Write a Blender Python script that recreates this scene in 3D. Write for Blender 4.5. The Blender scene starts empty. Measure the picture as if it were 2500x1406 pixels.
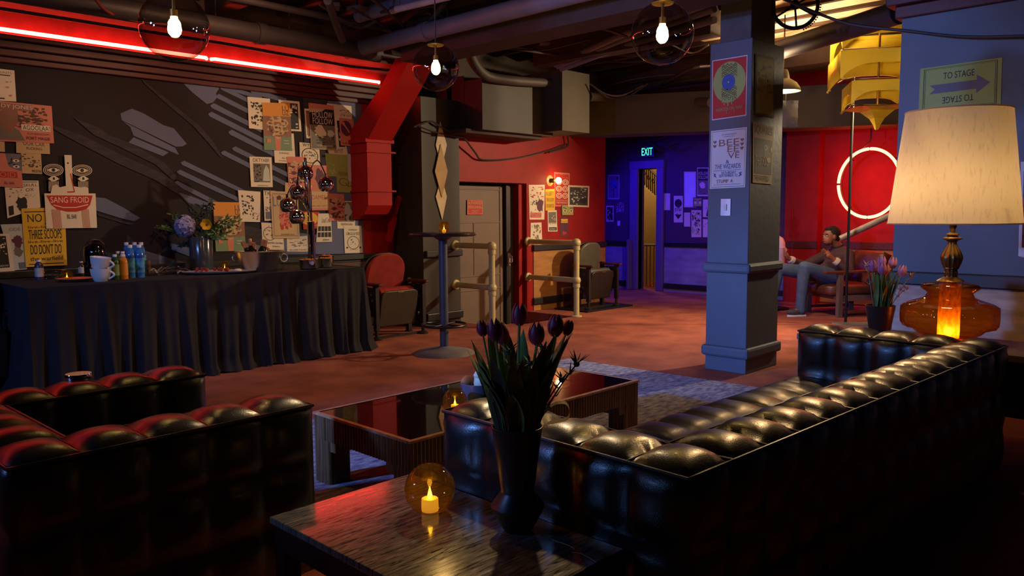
import bpy, bmesh, math, random
from mathutils import Vector, Matrix
import numpy as np
sc = bpy.context.scene
COL = sc.collection
PI = math.pi

# ------------------------------------------------------------------ camera
F_PX, CAM_H = 1925.0, 1.30
TH, PITCH, ROLL = math.radians(44.0), math.radians(5.4), math.radians(0.38)
_fw = np.array([math.cos(TH), math.sin(TH), 0]); _rt = np.array([math.sin(TH), -math.cos(TH), 0]); _up = np.array([0, 0, 1.0])
FWD = _fw*math.cos(PITCH) - _up*math.sin(PITCH)
_U = _up*math.cos(PITCH) + _fw*math.sin(PITCH)
RGT = _rt*math.cos(ROLL) - _U*math.sin(ROLL)
UPV = _U*math.cos(ROLL) + _rt*math.sin(ROLL)
EYE = np.array([0, 0, CAM_H])
cam = bpy.data.cameras.new('camera'); cam_ob = bpy.data.objects.new('camera', cam); COL.objects.link(cam_ob)
cam.sensor_width = 36.0; cam.lens = F_PX/2500*36.0; cam.clip_start = 0.05; cam.clip_end = 60
cam_ob.matrix_world = Matrix(((RGT[0], UPV[0], -FWD[0], 0), (RGT[1], UPV[1], -FWD[1], 0), (RGT[2], UPV[2], -FWD[2], CAM_H), (0, 0, 0, 1)))
sc.camera = cam_ob
# measuring the photo: where the sight line through a pixel meets a horizontal or a wall plane
def _ray(x, y): return FWD + RGT*((x-1250)/F_PX) + UPV*((703-y)/F_PX)
def onz(x, y, z=0.0): r = _ray(x, y); return Vector(EYE + r*((z-CAM_H)/r[2]))
def onx(x, y, X): r = _ray(x, y); return Vector(EYE + r*(X/r[0]))
def ony(x, y, Y): r = _ray(x, y); return Vector(EYE + r*(Y/r[1]))
def atd(x, y, d): return Vector(EYE + _ray(x, y)*d)

# ------------------------------------------------------------------ world, view, lights
w = bpy.data.worlds.new('world'); sc.world = w; w.use_nodes = True
w.node_tree.nodes['Background'].inputs[0].default_value = (0.02, 0.02, 0.03, 1); w.node_tree.nodes['Background'].inputs[1].default_value = 0.05
vs = sc.view_settings; vs.view_transform = 'Standard'; vs.look = 'None'; vs.gamma = 1; vs.use_curve_mapping = False; vs.exposure = 0.0
sc.cycles.max_bounces = 7; sc.cycles.diffuse_bounces = 3; sc.cycles.glossy_bounces = 4; sc.cycles.transparent_max_bounces = 16
sc.cycles.caustics_reflective = False; sc.cycles.caustics_refractive = False; sc.cycles.sample_clamp_indirect = 3.0
def light(name, kind, loc, power, col, target=None, size=0.1, spot=60, blend=0.5, size_y=None):
    l = bpy.data.lights.new(name, kind); l.energy = power; l.color = col
    if kind == 'SPOT': l.spot_size = math.radians(spot); l.spot_blend = blend; l.shadow_soft_size = size
    elif kind == 'POINT': l.shadow_soft_size = size
    elif kind == 'AREA':
        l.size = size
        if size_y: l.shape = 'RECTANGLE'; l.size_y = size_y
    o = bpy.data.objects.new(name, l); COL.objects.link(o); o.location = loc
    if target is not None: o.rotation_euler = (Vector(target)-Vector(loc)).to_track_quat('-Z', 'Y').to_euler()
    return o
WARM, AMB, BLUE, VIO, RED = (1.0, .60, .25), (1.0, .66, .36), (.15, .34, 1.0), (.035, .008, 1.0), (1.0, .03, .02)
# unseen spots: blue ones aimed place by place, warm ones, violet at the exit
light('blue_aimed_spot', 'SPOT', (-2.6, 4.4, 2.35), 820, BLUE, (5.8, 3.1, 1.30), .12, 30, .35)
light('blue_aimed_spot', 'SPOT', (-2.6, 4.2, 2.35), 300, BLUE, (5.0, .85, 1.25), .12, 31, .4)
light('blue_aimed_spot', 'SPOT', (-2.6, 4.0, 2.35), 300, BLUE, (1.64, 1.80, .62), .12, 13, .8)
light('blue_aimed_spot', 'SPOT', (-2.6, 4.4, 2.35), 420, BLUE, (4.8, 5.4, .7), .12, 13, .6)
light('blue_aimed_spot', 'SPOT', (-2.6, 4.6, 2.35), 1500, BLUE, (4.7, 3.3, 0), .12, 26, .8)
light('blue_aimed_spot', 'SPOT', (-2.0, 3.5, 2.2), 260, BLUE, (2.1, 6.3, .45), .12, 30, .8)
light('blue_aimed_spot', 'SPOT', (-2.0, 3.6, 1.9), 260, (.34, .34, 1.0), (4.6, 3.6, 3.2), .12, 50, .8)
light('warm_spot', 'SPOT', (3.7, 3.5, 3.0), 190, (1, .70, .38), (1.35, 1.75, .45), .07, 27, .7)
light('warm_spot', 'SPOT', (10.2, 2.3, 2.75), 860, (1, .76, .48), (5.5, 6.3, 0.4), .07, 75, .7)
light('warm_spot', 'SPOT', (5.5, 2.3, 2.75), 170, WARM, (2.9, 1.5, .55), .10, 52, .8)
light('warm_spot', 'SPOT', (3.2, 5.2, 3.1), 90, (1, .50, .28), (3.2, 7.55, 1.3), .10, 120, 1.0)  # added fill for the posters, standing in for globe and chrome lamp light
light('violet_wash_lamp', 'SPOT', (9.6, 8.3, 2.3), 140, VIO, (11.0, 7.0, .4), .10, 110, .8)
light('violet_wash_lamp', 'SPOT', (9.3, 5.6, 2.25), 120, VIO, (11.0, 6.9, 1.0), .10, 90, .9)
light('warm_uplight', 'SPOT', (7.7, 3.9, 2.62), 260, AMB, (7.9, 3.6, 4.0), .1, 150, .6)
light('warm_spot', 'SPOT', (6.75, 2.5, 2.3), 36, AMB, (8.4, 3.1, 2.55), .06, 60, .6)  # added spot that brightens the yellow lantern from the front
light('stair_lamp', 'POINT', (11.75, 8.3, 2.75), 40, (1, .72, .34), size=.1)
light('lounge_spot', 'SPOT', (8.0, 5.0, 2.9), 90, AMB, (10.0, 3.6, .5), .08, 40, .8)

# ------------------------------------------------------------------ materials
def s(r, g, b):
    f = lambda c: (c/255/12.92) if c/255 <= .04045 else ((c/255+.055)/1.055)**2.4
    return (f(r), f(g), f(b))
_mats = {}
def mat(name, col, rough=.6, metal=0., var=.15, vs=6., bump=0., bs=80., emis=None, es=0., coat=0., stretch=None, col2=None, spec=.5, detail=4):
    if name in _mats: return _mats[name]
    m = bpy.data.materials.new(name); m.use_nodes = True; nt = m.node_tree; N = nt.nodes; L = nt.links
    b = N['Principled BSDF']; b.inputs['Roughness'].default_value = rough; b.inputs['Metallic'].default_value = metal
    b.inputs['Specular IOR Level'].default_value = spec
    b.inputs['Coat Weight'].default_value = coat; b.inputs['Coat Roughness'].default_value = .15
    b.inputs['Base Color'].default_value = (*col, 1)
    if var or col2 or bump:
        tc = N.new('ShaderNodeTexCoord'); mp = N.new('ShaderNodeMapping'); L.new(tc.outputs['Object'], mp.inputs[0])
        if stretch: mp.inputs['Scale'].default_value = stretch
    if var or col2:
        nz = N.new('ShaderNodeTexNoise'); nz.inputs['Scale'].default_value = vs; nz.inputs['Detail'].default_value = detail
        L.new(mp.outputs[0], nz.inputs['Vector'])
        rp = N.new('ShaderNodeValToRGB'); rp.color_ramp.elements[0].position = .32; rp.color_ramp.elements[1].position = .68
        c2 = col2 if col2 else tuple(c*(1+var) for c in col)
        c1 = col if col2 else tuple(c*(1-var) for c in col)
        rp.color_ramp.elements[0].color = (*c1, 1); rp.color_ramp.elements[1].color = (*c2, 1)
        L.new(nz.outputs['Fac'], rp.inputs[0]); L.new(rp.outputs[0], b.inputs['Base Color'])
    if bump:
        n2 = N.new('ShaderNodeTexNoise'); n2.inputs['Scale'].default_value = bs; n2.inputs['Detail'].default_value = 3
        L.new(mp.outputs[0], n2.inputs['Vector'])
        bp = N.new('ShaderNodeBump'); bp.inputs['Strength'].default_value = bump; bp.inputs['Distance'].default_value = .01
        L.new(n2.outputs['Fac'], bp.inputs['Height']); L.new(bp.outputs[0], b.inputs['Normal'])
    if emis: b.inputs['Emission Color'].default_value = (*emis, 1); b.inputs['Emission Strength'].default_value = es
    _mats[name] = m; return m
def emit(name, col, st):
    if name in _mats: return _mats[name]
    m = bpy.data.materials.new(name); m.use_nodes = True; nt = m.node_tree; nt.nodes.clear()
    o = nt.nodes.new('ShaderNodeOutputMaterial'); e = nt.nodes.new('ShaderNodeEmission')
    e.inputs[0].default_value = (*col, 1); e.inputs[1].default_value = st; nt.links.new(e.outputs[0], o.inputs[0])
    _mats[name] = m; return m
def thin_glass(name, tint, refl=1.45, rough=.0, body=None, bodyfac=0., glow=None):
    m = bpy.data.materials.new(name); m.use_nodes = True; nt = m.node_tree; nt.nodes.clear(); N = nt.nodes; L = nt.links
    o = N.new('ShaderNodeOutputMaterial'); t = N.new('ShaderNodeBsdfTransparent'); t.inputs[0].default_value = (*tint, 1)
    g = N.new('ShaderNodeBsdfGlossy'); g.inputs['Roughness'].default_value = rough
    lw_ = N.new('ShaderNodeLayerWeight'); lw_.inputs[0].default_value = .5; pw = N.new('ShaderNodeMath'); pw.operation = 'POWER'; pw.inputs[1].default_value = 4.0; L.new(lw_.outputs['Facing'], pw.inputs[0])
    fr = N.new('ShaderNodeMath'); fr.operation = 'MULTIPLY_ADD'; fr.inputs[1].default_value = .75; fr.inputs[2].default_value = (refl-1)**2/(refl+1)**2; L.new(pw.outputs[0], fr.inputs[0])
    nz = N.new('ShaderNodeTexNoise'); nz.inputs['Scale'].default_value = 9
    p2 = N.new('ShaderNodeMath'); p2.operation = 'POWER'; p2.inputs[1].default_value = 2.2; L.new(lw_.outputs['Facing'], p2.inputs[0])
    cm = N.new('ShaderNodeMix'); cm.data_type = 'RGBA'; cm.inputs[6].default_value = (*tint, 1); cm.inputs[7].default_value = (*[c**2.6*.75 for c in tint], 1); L.new(p2.outputs[0], cm.inputs[0]); L.new(cm.outputs[2], t.inputs[0])
    mx = N.new('ShaderNodeMixShader'); L.new(fr.outputs[0], mx.inputs[0]); L.new(g.outputs[0], mx.inputs[2])
    last = t
    if body:
        d = N.new('ShaderNodeBsdfTranslucent'); d.inputs[0].default_value = (*body, 1)
        m2 = N.new('ShaderNodeMixShader'); ma = N.new('ShaderNodeMath'); ma.operation = 'MULTIPLY'; ma.inputs[1].default_value = bodyfac*2
        L.new(nz.outputs['Fac'], ma.inputs[0]); L.new(ma.outputs[0], m2.inputs[0]); L.new(t.outputs[0], m2.inputs[1]); L.new(d.outputs[0], m2.inputs[2]); last = m2
    L.new(last.outputs[0], mx.inputs[1]); L.new(mx.outputs[0], o.inputs[0]); _mats[name] = m; return m
def shade_mat(name, col):
    m = bpy.data.materials.new(name); m.use_nodes = True; nt = m.node_tree; nt.nodes.clear(); N = nt.nodes; L = nt.links
    o = N.new('ShaderNodeOutputMaterial'); d = N.new('ShaderNodeBsdfDiffuse'); t = N.new('ShaderNodeBsdfTranslucent'); mx = N.new('ShaderNodeMixShader')
    tc = N.new('ShaderNodeTexCoord'); mp = N.new('ShaderNodeMapping'); mp.inputs['Scale'].default_value = (60, 60, 14); nz = N.new('ShaderNodeTexNoise'); nz.inputs['Scale'].default_value = 1.2
    rp = N.new('ShaderNodeValToRGB'); rp.color_ramp.elements[0].position = .25; rp.color_ramp.elements[1].position = .45
    rp.color_ramp.elements[0].color = (*[c*.82 for c in col], 1); rp.color_ramp.elements[1].color = (*col, 1)
    L.new(tc.outputs['Object'], mp.inputs[0]); L.new(mp.outputs[0], nz.inputs['Vector']); L.new(nz.outputs['Fac'], rp.inputs[0])
    L.new(rp.outputs[0], d.inputs[0]); L.new(rp.outputs[0], t.inputs[0]); mx.inputs[0].default_value = .5
    L.new(d.outputs[0], mx.inputs[1]); L.new(t.outputs[0], mx.inputs[2]); L.new(mx.outputs[0], o.inputs[0]); _mats[name] = m; return m

# ------------------------------------------------------------------ mesh helpers
_txt = {}
def text_geo(t):
    if t in _txt: return _txt[t]
    cu = bpy.data.curves.new('lettering', 'FONT'); cu.body = t; cu.resolution_u = 3
    ob = bpy.data.objects.new('lettering', cu); me = ob.to_mesh()
    v = [(p.co.x, p.co.y) for p in me.vertices]; f = [list(p.vertices) for p in me.polygons]
    ob.to_mesh_clear(); bpy.data.objects.remove(ob); bpy.data.curves.remove(cu)
    x0 = min(a for a, _ in v); x1 = max(a for a, _ in v); y0 = min(b for _, b in v); y1 = max(b for _, b in v)
    _txt[t] = ([((a-x0)/(x1-x0), (b-y0)/(y1-y0)) for a, b in v], f); return _txt[t]
class MB:
    def __init__(s): s.bm = bmesh.new(); s.ml = []
    def mi(s, m):
        if m not in s.ml: s.ml.append(m)
        return s.ml.index(m)
    def face(s, pts, m):
        try:
            f = s.bm.faces.new([s.bm.verts.new(p) for p in pts]); f.material_index = s.mi(m); return f
        except ValueError: return None
    def box(s, a, b, m):
        x0, y0, z0 = [min(p, q) for p, q in zip(a, b)]; x1, y1, z1 = [max(p, q) for p, q in zip(a, b)]
        v = [s.bm.verts.new(p) for p in ((x0,y0,z0),(x1,y0,z0),(x1,y1,z0),(x0,y1,z0),(x0,y0,z1),(x1,y0,z1),(x1,y1,z1),(x0,y1,z1))]
        i = s.mi(m)
        for q in ((0,3,2,1),(4,5,6,7),(0,1,5,4),(1,2,6,5),(2,3,7,6),(3,0,4,7)):
            f = s.bm.faces.new([v[k] for k in q]); f.material_index = i
        return s
    def bar(s, p, q, wx, wz, m, up=(0,0,1)):
        p = Vector(p); q = Vector(q); d = (q-p).normalized(); u = Vector(up)
        if abs(d.dot(u)) > .98: u = Vector((1,0,0))
        sd = d.cross(u).normalized(); u = sd.cross(d).normalized(); i = s.mi(m)
        v = [s.bm.verts.new(o+sd*a*wx/2+u*b*wz/2) for o in (p, q) for a, b in ((-1,-1),(1,-1),(1,1),(-1,1))]
        for k in ((0,1,2,3),(7,6,5,4),(0,4,5,1),(1,5,6,2),(2,6,7,3),(3,7,4,0)):
            f = s.bm.faces.new([v[j] for j in k]); f.material_index = i
        return s
    def prism(s, pts, vec, m):
        vec = Vector(vec); a = [s.bm.verts.new(Vector(p)) for p in pts]; b = [s.bm.verts.new(Vector(p)+vec) for p in pts]; i = s.mi(m); n = len(a)
        for f in (list(reversed(a)), b): s.bm.faces.new(f).material_index = i
        for k in range(n): s.bm.faces.new((a[k], a[(k+1)%n], b[(k+1)%n], b[k])).material_index = i
        return s
    def tube(s, pts, r, m, seg=8, closed=False):
        pts = [Vector(p) for p in pts]; n = len(pts); rr = r if isinstance(r, (list, tuple)) else [r]*n; i = s.mi(m)
        up = Vector((0,0,1)); rings = []; nrm = None
        for k in range(n):
            a = pts[(k-1) % n] if closed or k > 0 else pts[k]; b = pts[(k+1) % n] if closed or k < n-1 else pts[k]
            t = (b-a).normalized() if (b-a).length > 1e-9 else Vector((0,0,1))
            if nrm is None:
                nrm = t.cross(up); nrm = t.cross(Vector((1,0,0))) if nrm.length < .1 else nrm
            nrm = (nrm - t*nrm.dot(t)).normalized(); bn = t.cross(nrm)
            rings.append([s.bm.verts.new(pts[k]+(nrm*math.cos(2*PI*j/seg)+bn*math.sin(2*PI*j/seg))*rr[k]) for j in range(seg)])
        for k in range(n if closed else n-1):
            A = rings[k]; B = rings[(k+1) % n]
            for j in range(seg): s.bm.faces.new((A[j], A[(j+1)%seg], B[(j+1)%seg], B[j])).material_index = i
        if not closed:
            s.bm.faces.new(list(reversed(rings[0]))).material_index = i; s.bm.faces.new(rings[-1]).material_index = i
        return s
    def lathe(s, prof, m, seg=24, c=(0,0,0), flute=0, nfl=0, sx=1, sy=1, fz=None):
        i = s.mi(m); c = Vector(c); rings = []
        for r, z in prof:
            if r < 1e-6: rings.append([s.bm.verts.new(c+Vector((0,0,z)))]); continue
            fl = flute if (fz is None or fz[0] <= z <= fz[1]) else 0
            rings.append([s.bm.verts.new(c+Vector((math.cos(2*PI*j/seg)*r*sx*(1+fl*math.cos(nfl*2*PI*j/seg)), math.sin(2*PI*j/seg)*r*sy*(1+fl*math.cos(nfl*2*PI*j/seg)), z))) for j in range(seg)])
        for A, B in zip(rings, rings[1:]):
            for j in range(seg):
                if len(A) == 1 and len(B) == 1: continue
                if len(A) == 1: f = s.bm.faces.new((A[0], B[(j+1)%seg], B[j]))
                elif len(B) == 1: f = s.bm.faces.new((A[j], A[(j+1)%seg], B[0]))
                else: f = s.bm.faces.new((A[j], A[(j+1)%seg], B[(j+1)%seg], B[j]))
                f.material_index = i
        return s
    def ball(s, c, r, m, seg=16, sc_=(1,1,1), cut=None, rot=None):
        n = seg//2; a0 = 0 if cut is None else cut[0]; a1 = PI if cut is None else cut[1]
        b0 = len(s.bm.verts); s.bm.verts.ensure_lookup_table()
        prof = [(r*math.sin(a0+(a1-a0)*k/n) if 0 < a0+(a1-a0)*k/n < PI-1e-6 else 0, -r*math.cos(a0+(a1-a0)*k/n)) for k in range(n+1)]
        s.lathe(prof, m, seg); s.bm.verts.ensure_lookup_table()
        for v in s.bm.verts[b0:]:
            p = Vector((v.co.x*sc_[0], v.co.y*sc_[1], v.co.z*sc_[2])); v.co = (rot @ p if rot else p)+Vector(c)
        return s
    def tuft(s, a, b, n, bl, m, k=6, p=2.4):
        lo = Vector(a); hi = Vector(b); i = s.mi(m); bl = bl if isinstance(bl, tuple) else (bl, bl, bl); f = lambda t: max(0, 1-abs(2*t-1)**p)**.62
        for ax in range(3):
            u, v = [(1,2),(2,0),(0,1)][ax]; nu, nv = n[u], n[v]; K = lambda q: k if q > 0 else 1
            gu, gv = max(nu,1)*k, max(nv,1)*k
            for side in (0, 1):
                g = []
                for iu in range(gu+1):
                    row = []
                    for iv in range(gv+1):
                        q = Vector((0,0,0)); q[ax] = (lo, hi)[side][ax]; q[u] = lo[u]+(hi[u]-lo[u])*iu/gu; q[v] = lo[v]+(hi[v]-lo[v])*iv/gv
                        q[ax] += (1 if side else -1)*bl[ax]*f(iu/k % 1 if iu % k else 0)*f(iv/k % 1 if iv % k else 0)
                        row.append(s.bm.verts.new(q))
                    g.append(row)
                for iu in range(gu):
                    for iv in range(gv):
                        q = (g[iu][iv], g[iu+1][iv], g[iu+1][iv+1], g[iu][iv+1])
                        s.bm.faces.new(q if side else q[::-1]).material_index = i
        return s
    def build(s, name, parent=None, loc=None, rot=None, smooth=40, bevel=0, center=False, weld=True, sub=0):
        if weld: bmesh.ops.remove_doubles(s.bm, verts=s.bm.verts, dist=1e-5)
        if center:
            vs_ = [v.co for v in s.bm.verts]; c = Vector([(min(v[k] for v in vs_)+max(v[k] for v in vs_))/2 for k in range(3)])
            for v in s.bm.verts: v.co -= c
            loc = c if loc is None else Vector(loc)+c
        me = bpy.data.meshes.new(name); s.bm.to_mesh(me); s.bm.free()
        for m in s.ml: me.materials.append(m)
        if smooth:
            me.polygons.foreach_set('use_smooth', [True]*len(me.polygons)); me.set_sharp_from_angle(angle=math.radians(smooth))
        o = bpy.data.objects.new(name, me); COL.objects.link(o)
        if parent is not None: o.parent = parent
        if loc is not None: o.location = loc
        if rot is not None: o.rotation_euler = rot
        if bevel:
            b = o.modifiers.new('bevel', 'BEVEL'); b.width = bevel; b.segments = 2; b.limit_method = 'ANGLE'; b.angle_limit = math.radians(40)
        if sub: q = o.modifiers.new('smooth', 'SUBSURF'); q.levels = sub; q.render_levels = sub
        return o
def tag(o, label=None, cat=None, group=None, kind=None):
    if label: o['label'] = label
    if cat: o['category'] = cat
    if group: o['group'] = group
    if kind: o['kind'] = kind
    return o
def thing(name, label, cat, loc=(0,0,0), rotz=0, group=None):
    o = bpy.data.objects.new(name, None); COL.objects.link(o); o.empty_display_size = .1
    o.location = loc; o.rotation_euler = (0, 0, rotz); return tag(o, label, cat, group)
def struct(name, mb, parent=None, **k):
    o = mb.build(name, parent, **k)
    if parent is None: o['kind'] = 'structure'
    return o
def dup(root, loc=None, rotz=None, label=None, group=None):
    r = root.copy(); COL.objects.link(r)
    if loc is not None: r.location = loc
    if rotz is not None: r.rotation_euler = (0, 0, rotz)
    if label: r['label'] = label
    if group: r['group'] = group
    for ch in list(root.children):
        c = ch.copy(); COL.objects.link(c); c.parent = r
        for g in list(ch.children):
            d = g.copy(); COL.objects.link(d); d.parent = c
    return r
def arc(c, r, a0, a1, n, ax='xz'):
    out = []
    for k in range(n+1):
        a = a0+(a1-a0)*k/n; p = [0, 0, 0]; i, j = {'xz': (0, 2), 'yz': (1, 2), 'xy': (0, 1)}[ax]
        p[i] = math.cos(a)*r; p[j] = math.sin(a)*r; out.append(Vector(c)+Vector(p))
    return out
def sag(p, q, d, n=10):
    p = Vector(p); q = Vector(q); return [p.lerp(q, k/n)-Vector((0,0,d*4*(k/n)*(1-k/n))) for k in range(n+1)]
def smoothpath(pts, n=6):
    P = [Vector(p) for p in pts]; P = [P[0]*2-P[1]]+P+[P[-1]*2-P[-2]]; out = []
    for k in range(1, len(P)-2):
        a, b, c, d = P[k-1:k+3]
        for j in range(n):
            t = j/n; out.append(.5*((2*b)+(c-a)*t+(2*a-5*b+4*c-d)*t*t+(3*b-a-3*c+d)*t**3))
    return out+[P[-2]]
# ------------------------------------------------------------------ shared materials
CARPET = mat('rust_carpet', s(128,62,48), .95, col2=s(178,98,72), vs=2.6, bump=.5, bs=160, detail=9)
NAVYW = mat('black_navy_paint', s(27,11,19), .75, var=.12, bump=.05, bs=40)
SLATE = mat('slate_paint', s(98,104,136), .7, var=.08, vs=3)
SLATE2 = mat('dim_brushed_slate', s(50,42,54), .75, var=.4, vs=9, stretch=(1,1,4))
REDP = mat('red_wall_paint', s(158,26,20), .55, var=.1, bump=.06, bs=25, spec=.25)
REDD = mat('red_duct_paint', s(176,32,30), .6, var=.08, vs=3, spec=.2)
PIERP = mat('olive_black_paint', s(60,53,42), .6, var=.1, bump=.06, bs=30)
BLUEP = mat('slate_blue_paint', s(84,94,110), .5, var=.07, vs=3, bump=.12, bs=22)
PURP = mat('dusky_purple_paint', s(74,44,76), .7, var=.1)
WOODT = mat('dark_wood_trim', s(80,24,20), .5, var=.3, vs=5, stretch=(1,6,12))
BLKT = mat('black_trim', s(34,32,34), .42, var=.1)
TAN = mat('tan_plywood', s(176,122,62), .55, var=.22, vs=3, stretch=(1,1,5))
GREYPLY = mat('grey_stained_plywood', s(142,128,118), .6, col2=s(190,174,162), vs=3.2, stretch=(1,1.2,5), detail=8)
BLUEPLY = mat('plywood_panel', s(140,134,160), .6, var=.2, vs=3, stretch=(1,1.2,4), detail=7)
CEIL = mat('dark_ceiling', s(62,42,30), .85, var=.35, vs=2.5, bump=.3, bs=12)
CEILB = mat('brown_black_beam', s(70,52,42), .75, var=.2, vs=4)
OLIVE = mat('olive_grey_board', s(76,66,46), .7, var=.15, vs=2)
DOORG = mat('grey_brown_door', s(118,98,82), .55, var=.1, vs=2, bump=.05, bs=20)
CREAM = mat('cream_wall', s(214,182,120), .7, var=.05)
IRON = mat('black_iron', s(30,28,28), .45, metal=.6)
BLKM = mat('black_metal', s(26,26,29), .42, metal=.3, var=.1)
CHROME = mat('chrome', (.72,.72,.74), .07, metal=1, var=0)
STEEL = mat('brushed_steel', (.72,.70,.68), .34, metal=1, var=.1, vs=12, stretch=(1,1,.1))
BRASS = mat('antique_brass', s(150,120,66), .35, metal=.9, var=.25, vs=14)
LEATHER = mat('black_leather', s(30,28,29), .30, var=.15, vs=4, bump=.10, bs=260, coat=.1, spec=.6)
PIPING = mat('leather_piping', s(40,38,40), .3, var=0)
WALNUT = mat('reeded_wood', s(150,104,66), .42, col2=s(92,58,36), vs=3, stretch=(30,30,1.2))
WHITE = mat('white_ceramic', s(236,232,230), .25, var=.02)
GREEN = mat('leaf_green', s(84,124,58), .5, var=.35, vs=10)
GREEN2 = mat('pale_leaf_green', s(112,140,74), .5, var=.3, vs=10)
PIPEG = mat('grey_pipe_paint', s(120,112,122), .5, var=.12, vs=5)
PIPED = mat('dark_pipe_paint', s(62,56,58), .55, var=.15, vs=5)
CABLE = mat('cable_rubber', s(58,46,42), .6, var=.1)
CREAMP = mat('cream_pipe_paint', s(200,188,128), .38, var=.06)
BULB = emit('bulb_glow', (1.0, .60, .17), 300)
FLAME = emit('candle_flame', (1.0, .60, .06), 16)
NEON = emit('red_neon', (42, 1.6, 1.0), 1.0)
NEON2 = emit('orange_red_neon', (26, 2.2, .8), 1.0)

# ------------------------------------------------------------------ the setting
YL, YP, YR, XB, XP, ZC = 7.55, 7.0, 7.1, 11.1, 5.74, 3.32
m = MB()
m.box((-3,-3,-.35),(13.6,6.3,0),CARPET); m.box((-3,6.3,-.35),(6.36,9.6,0),CARPET); m.box((7.64,6.3,-.35),(13.6,9.6,0),CARPET); m.box((6.36,6.3,-.35),(7.64,9.6,-.16),CARPET)
struct('floor', m, smooth=0)
m = MB().box((-3,-3,ZC),(13.6,9.6,ZC+.15),CEIL); struct('ceiling', m, smooth=0)
m = MB().box((-3.1,-3,0),(-3,9.6,ZC),NAVYW); struct('wall_back', m, smooth=0)
m = MB().box((-3,-3.1,0),(6.4,-3,ZC),NAVYW); struct('wall_near', m, smooth=0)
# left poster wall with the painted mural
xr = ony(882,420,YL).x
m = MB().box((-3,YL,0),(6.4,YL+.12,ZC),NAVYW); wl = struct('wall_left', m, smooth=0)
m = MB().box((xr,YL-.006,.85),(5.9,YL,2.6),REDD); m.build('red_panel', wl, smooth=0)
m = MB().box((-3,YL-.02,.02),(5.9,YL,.76),mat('brown_dado', s(84,56,38), .6, var=.2, stretch=(1,1,6))); m.build('dado_panel', wl, smooth=0)
m = MB()
_so = [.003]
def stroke(px, mt, d=.003): _so[0] += .00025; d = _so[0]; m.face([ony(x,y,YL-d) for x,y in px][::-1], mt)
stroke([(294,277),(322,265),(351,277),(400,306),(424,313),(456,351),(446,357),(430,358),(297,293)],SLATE)
stroke([(300,296),(428,361),(437,378),(326,331),(318,310)],SLATE); stroke([(326,335),(412,372),(398,381),(314,348)],SLATE)
stroke([(440,196),(530,204),(535,216),(527,228),(530,238),(520,250),(505,254),(470,226)],SLATE)
for a,b,t in (((546,214),(660,272),7),((535,234),(640,288),8),((522,257),(640,318),9),((517,278),(700,372),9),((566,322),(720,402),9),((575,362),(730,440),8),((548,372),(720,460),8),((450,397),(600,470),8),((440,419),(620,505),8),((433,446),(560,512),8),((560,214),(640,240),7),((620,222),(700,246),9)):
    stroke([(a[0],a[1]-t*.6),(b[0],b[1]-t*.6),(b[0]-2,b[1]+t*.6),(a[0]-5,a[1]+t*.7),(a[0]-9,a[1])],SLATE)
stroke([(232,481),(258,484),(300,506),(342,532),(328,540),(300,534),(235,514)],SLATE)
stroke([(236,520),(300,540),(330,546),(318,550),(240,527)],SLATE2)
stroke([(130,306),(200,330),(300,380),(400,425),(470,478),(500,520),(480,520),(440,478),(380,440),(290,400),(190,348),(132,316)],SLATE2)
stroke([(178,286),(250,316),(256,324),(330,356),(400,396),(440,440),(420,438),(380,402),(300,362),(230,330)],SLATE2)
stroke([(340,184),(362,206),(420,252),(490,310),(520,345),(544,384),(538,384),(510,350),(470,306),(410,256),(352,204)],SLATE2)
stroke([(351,611),(429,635),(470,644),(470,652),(358,645)],SLATE); stroke([(415,593),(468,607),(520,615),(520,628),(468,628),(420,610)],SLATE)
stroke([(310,572),(330,590),(325,602),(308,590)],SLATE2); stroke([(436,470),(470,480),(520,500),(534,513),(500,510),(460,494)],SLATE)
stroke([(800,246),(882,252),(888,619),(640,622),(560,610),(566,560),(640,560),(800,575)],SLATE); stroke([(740,238),(800,244),(800,430),(745,430)],SLATE2)
stroke([(560,540),(640,560),(640,600),(520,580)],SLATE2)
m.build('mural', wl, smooth=0)
MB().box((-3,YL-.004,2.76),(5.9,YL,2.97),mat('recess_plaster', s(104,46,44), .7, var=.25)).build('recess_panel', wl, smooth=0)
m = MB()
for y,z0,z1 in ((.03,2.55,2.60),(.06,2.60,2.66),(.10,2.66,2.72),(.15,2.72,2.76)): m.box((-3,YL-y,z0),(5.9,YL+.01,z1),WOODT)
struct('trim_1', m, smooth=0, bevel=.008)
m = MB().box((-3,YL-.02,.76),(5.9,YL+.01,.79),BLKT).box((-3,YL-.05,.79),(5.9,YL+.01,.85),BLKT); struct('trim_2', m, smooth=0, bevel=.006)
m = MB().box((-3,YL-.38,2.96),(6.4,YL+.02,ZC+.01),CEILB).box((-3,YL-.40,2.955),(6.4,YL-.37,3.0),CEILB); struct('trim_3', m, smooth=0)
# pier beside the door
m = MB().box((5.79,YP,0),(6.36,YL+.1,2.62),PIERP); wp = struct('wall_pier', m, smooth=0)
m = MB().box((5.81,YP-.04,.80),(6.37,YP,.88),BLKT).box((5.81,YP-.04,.06),(6.37,YP,.15),BLKT); m.build('wall_rail', wp, smooth=0, bevel=.01)
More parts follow.
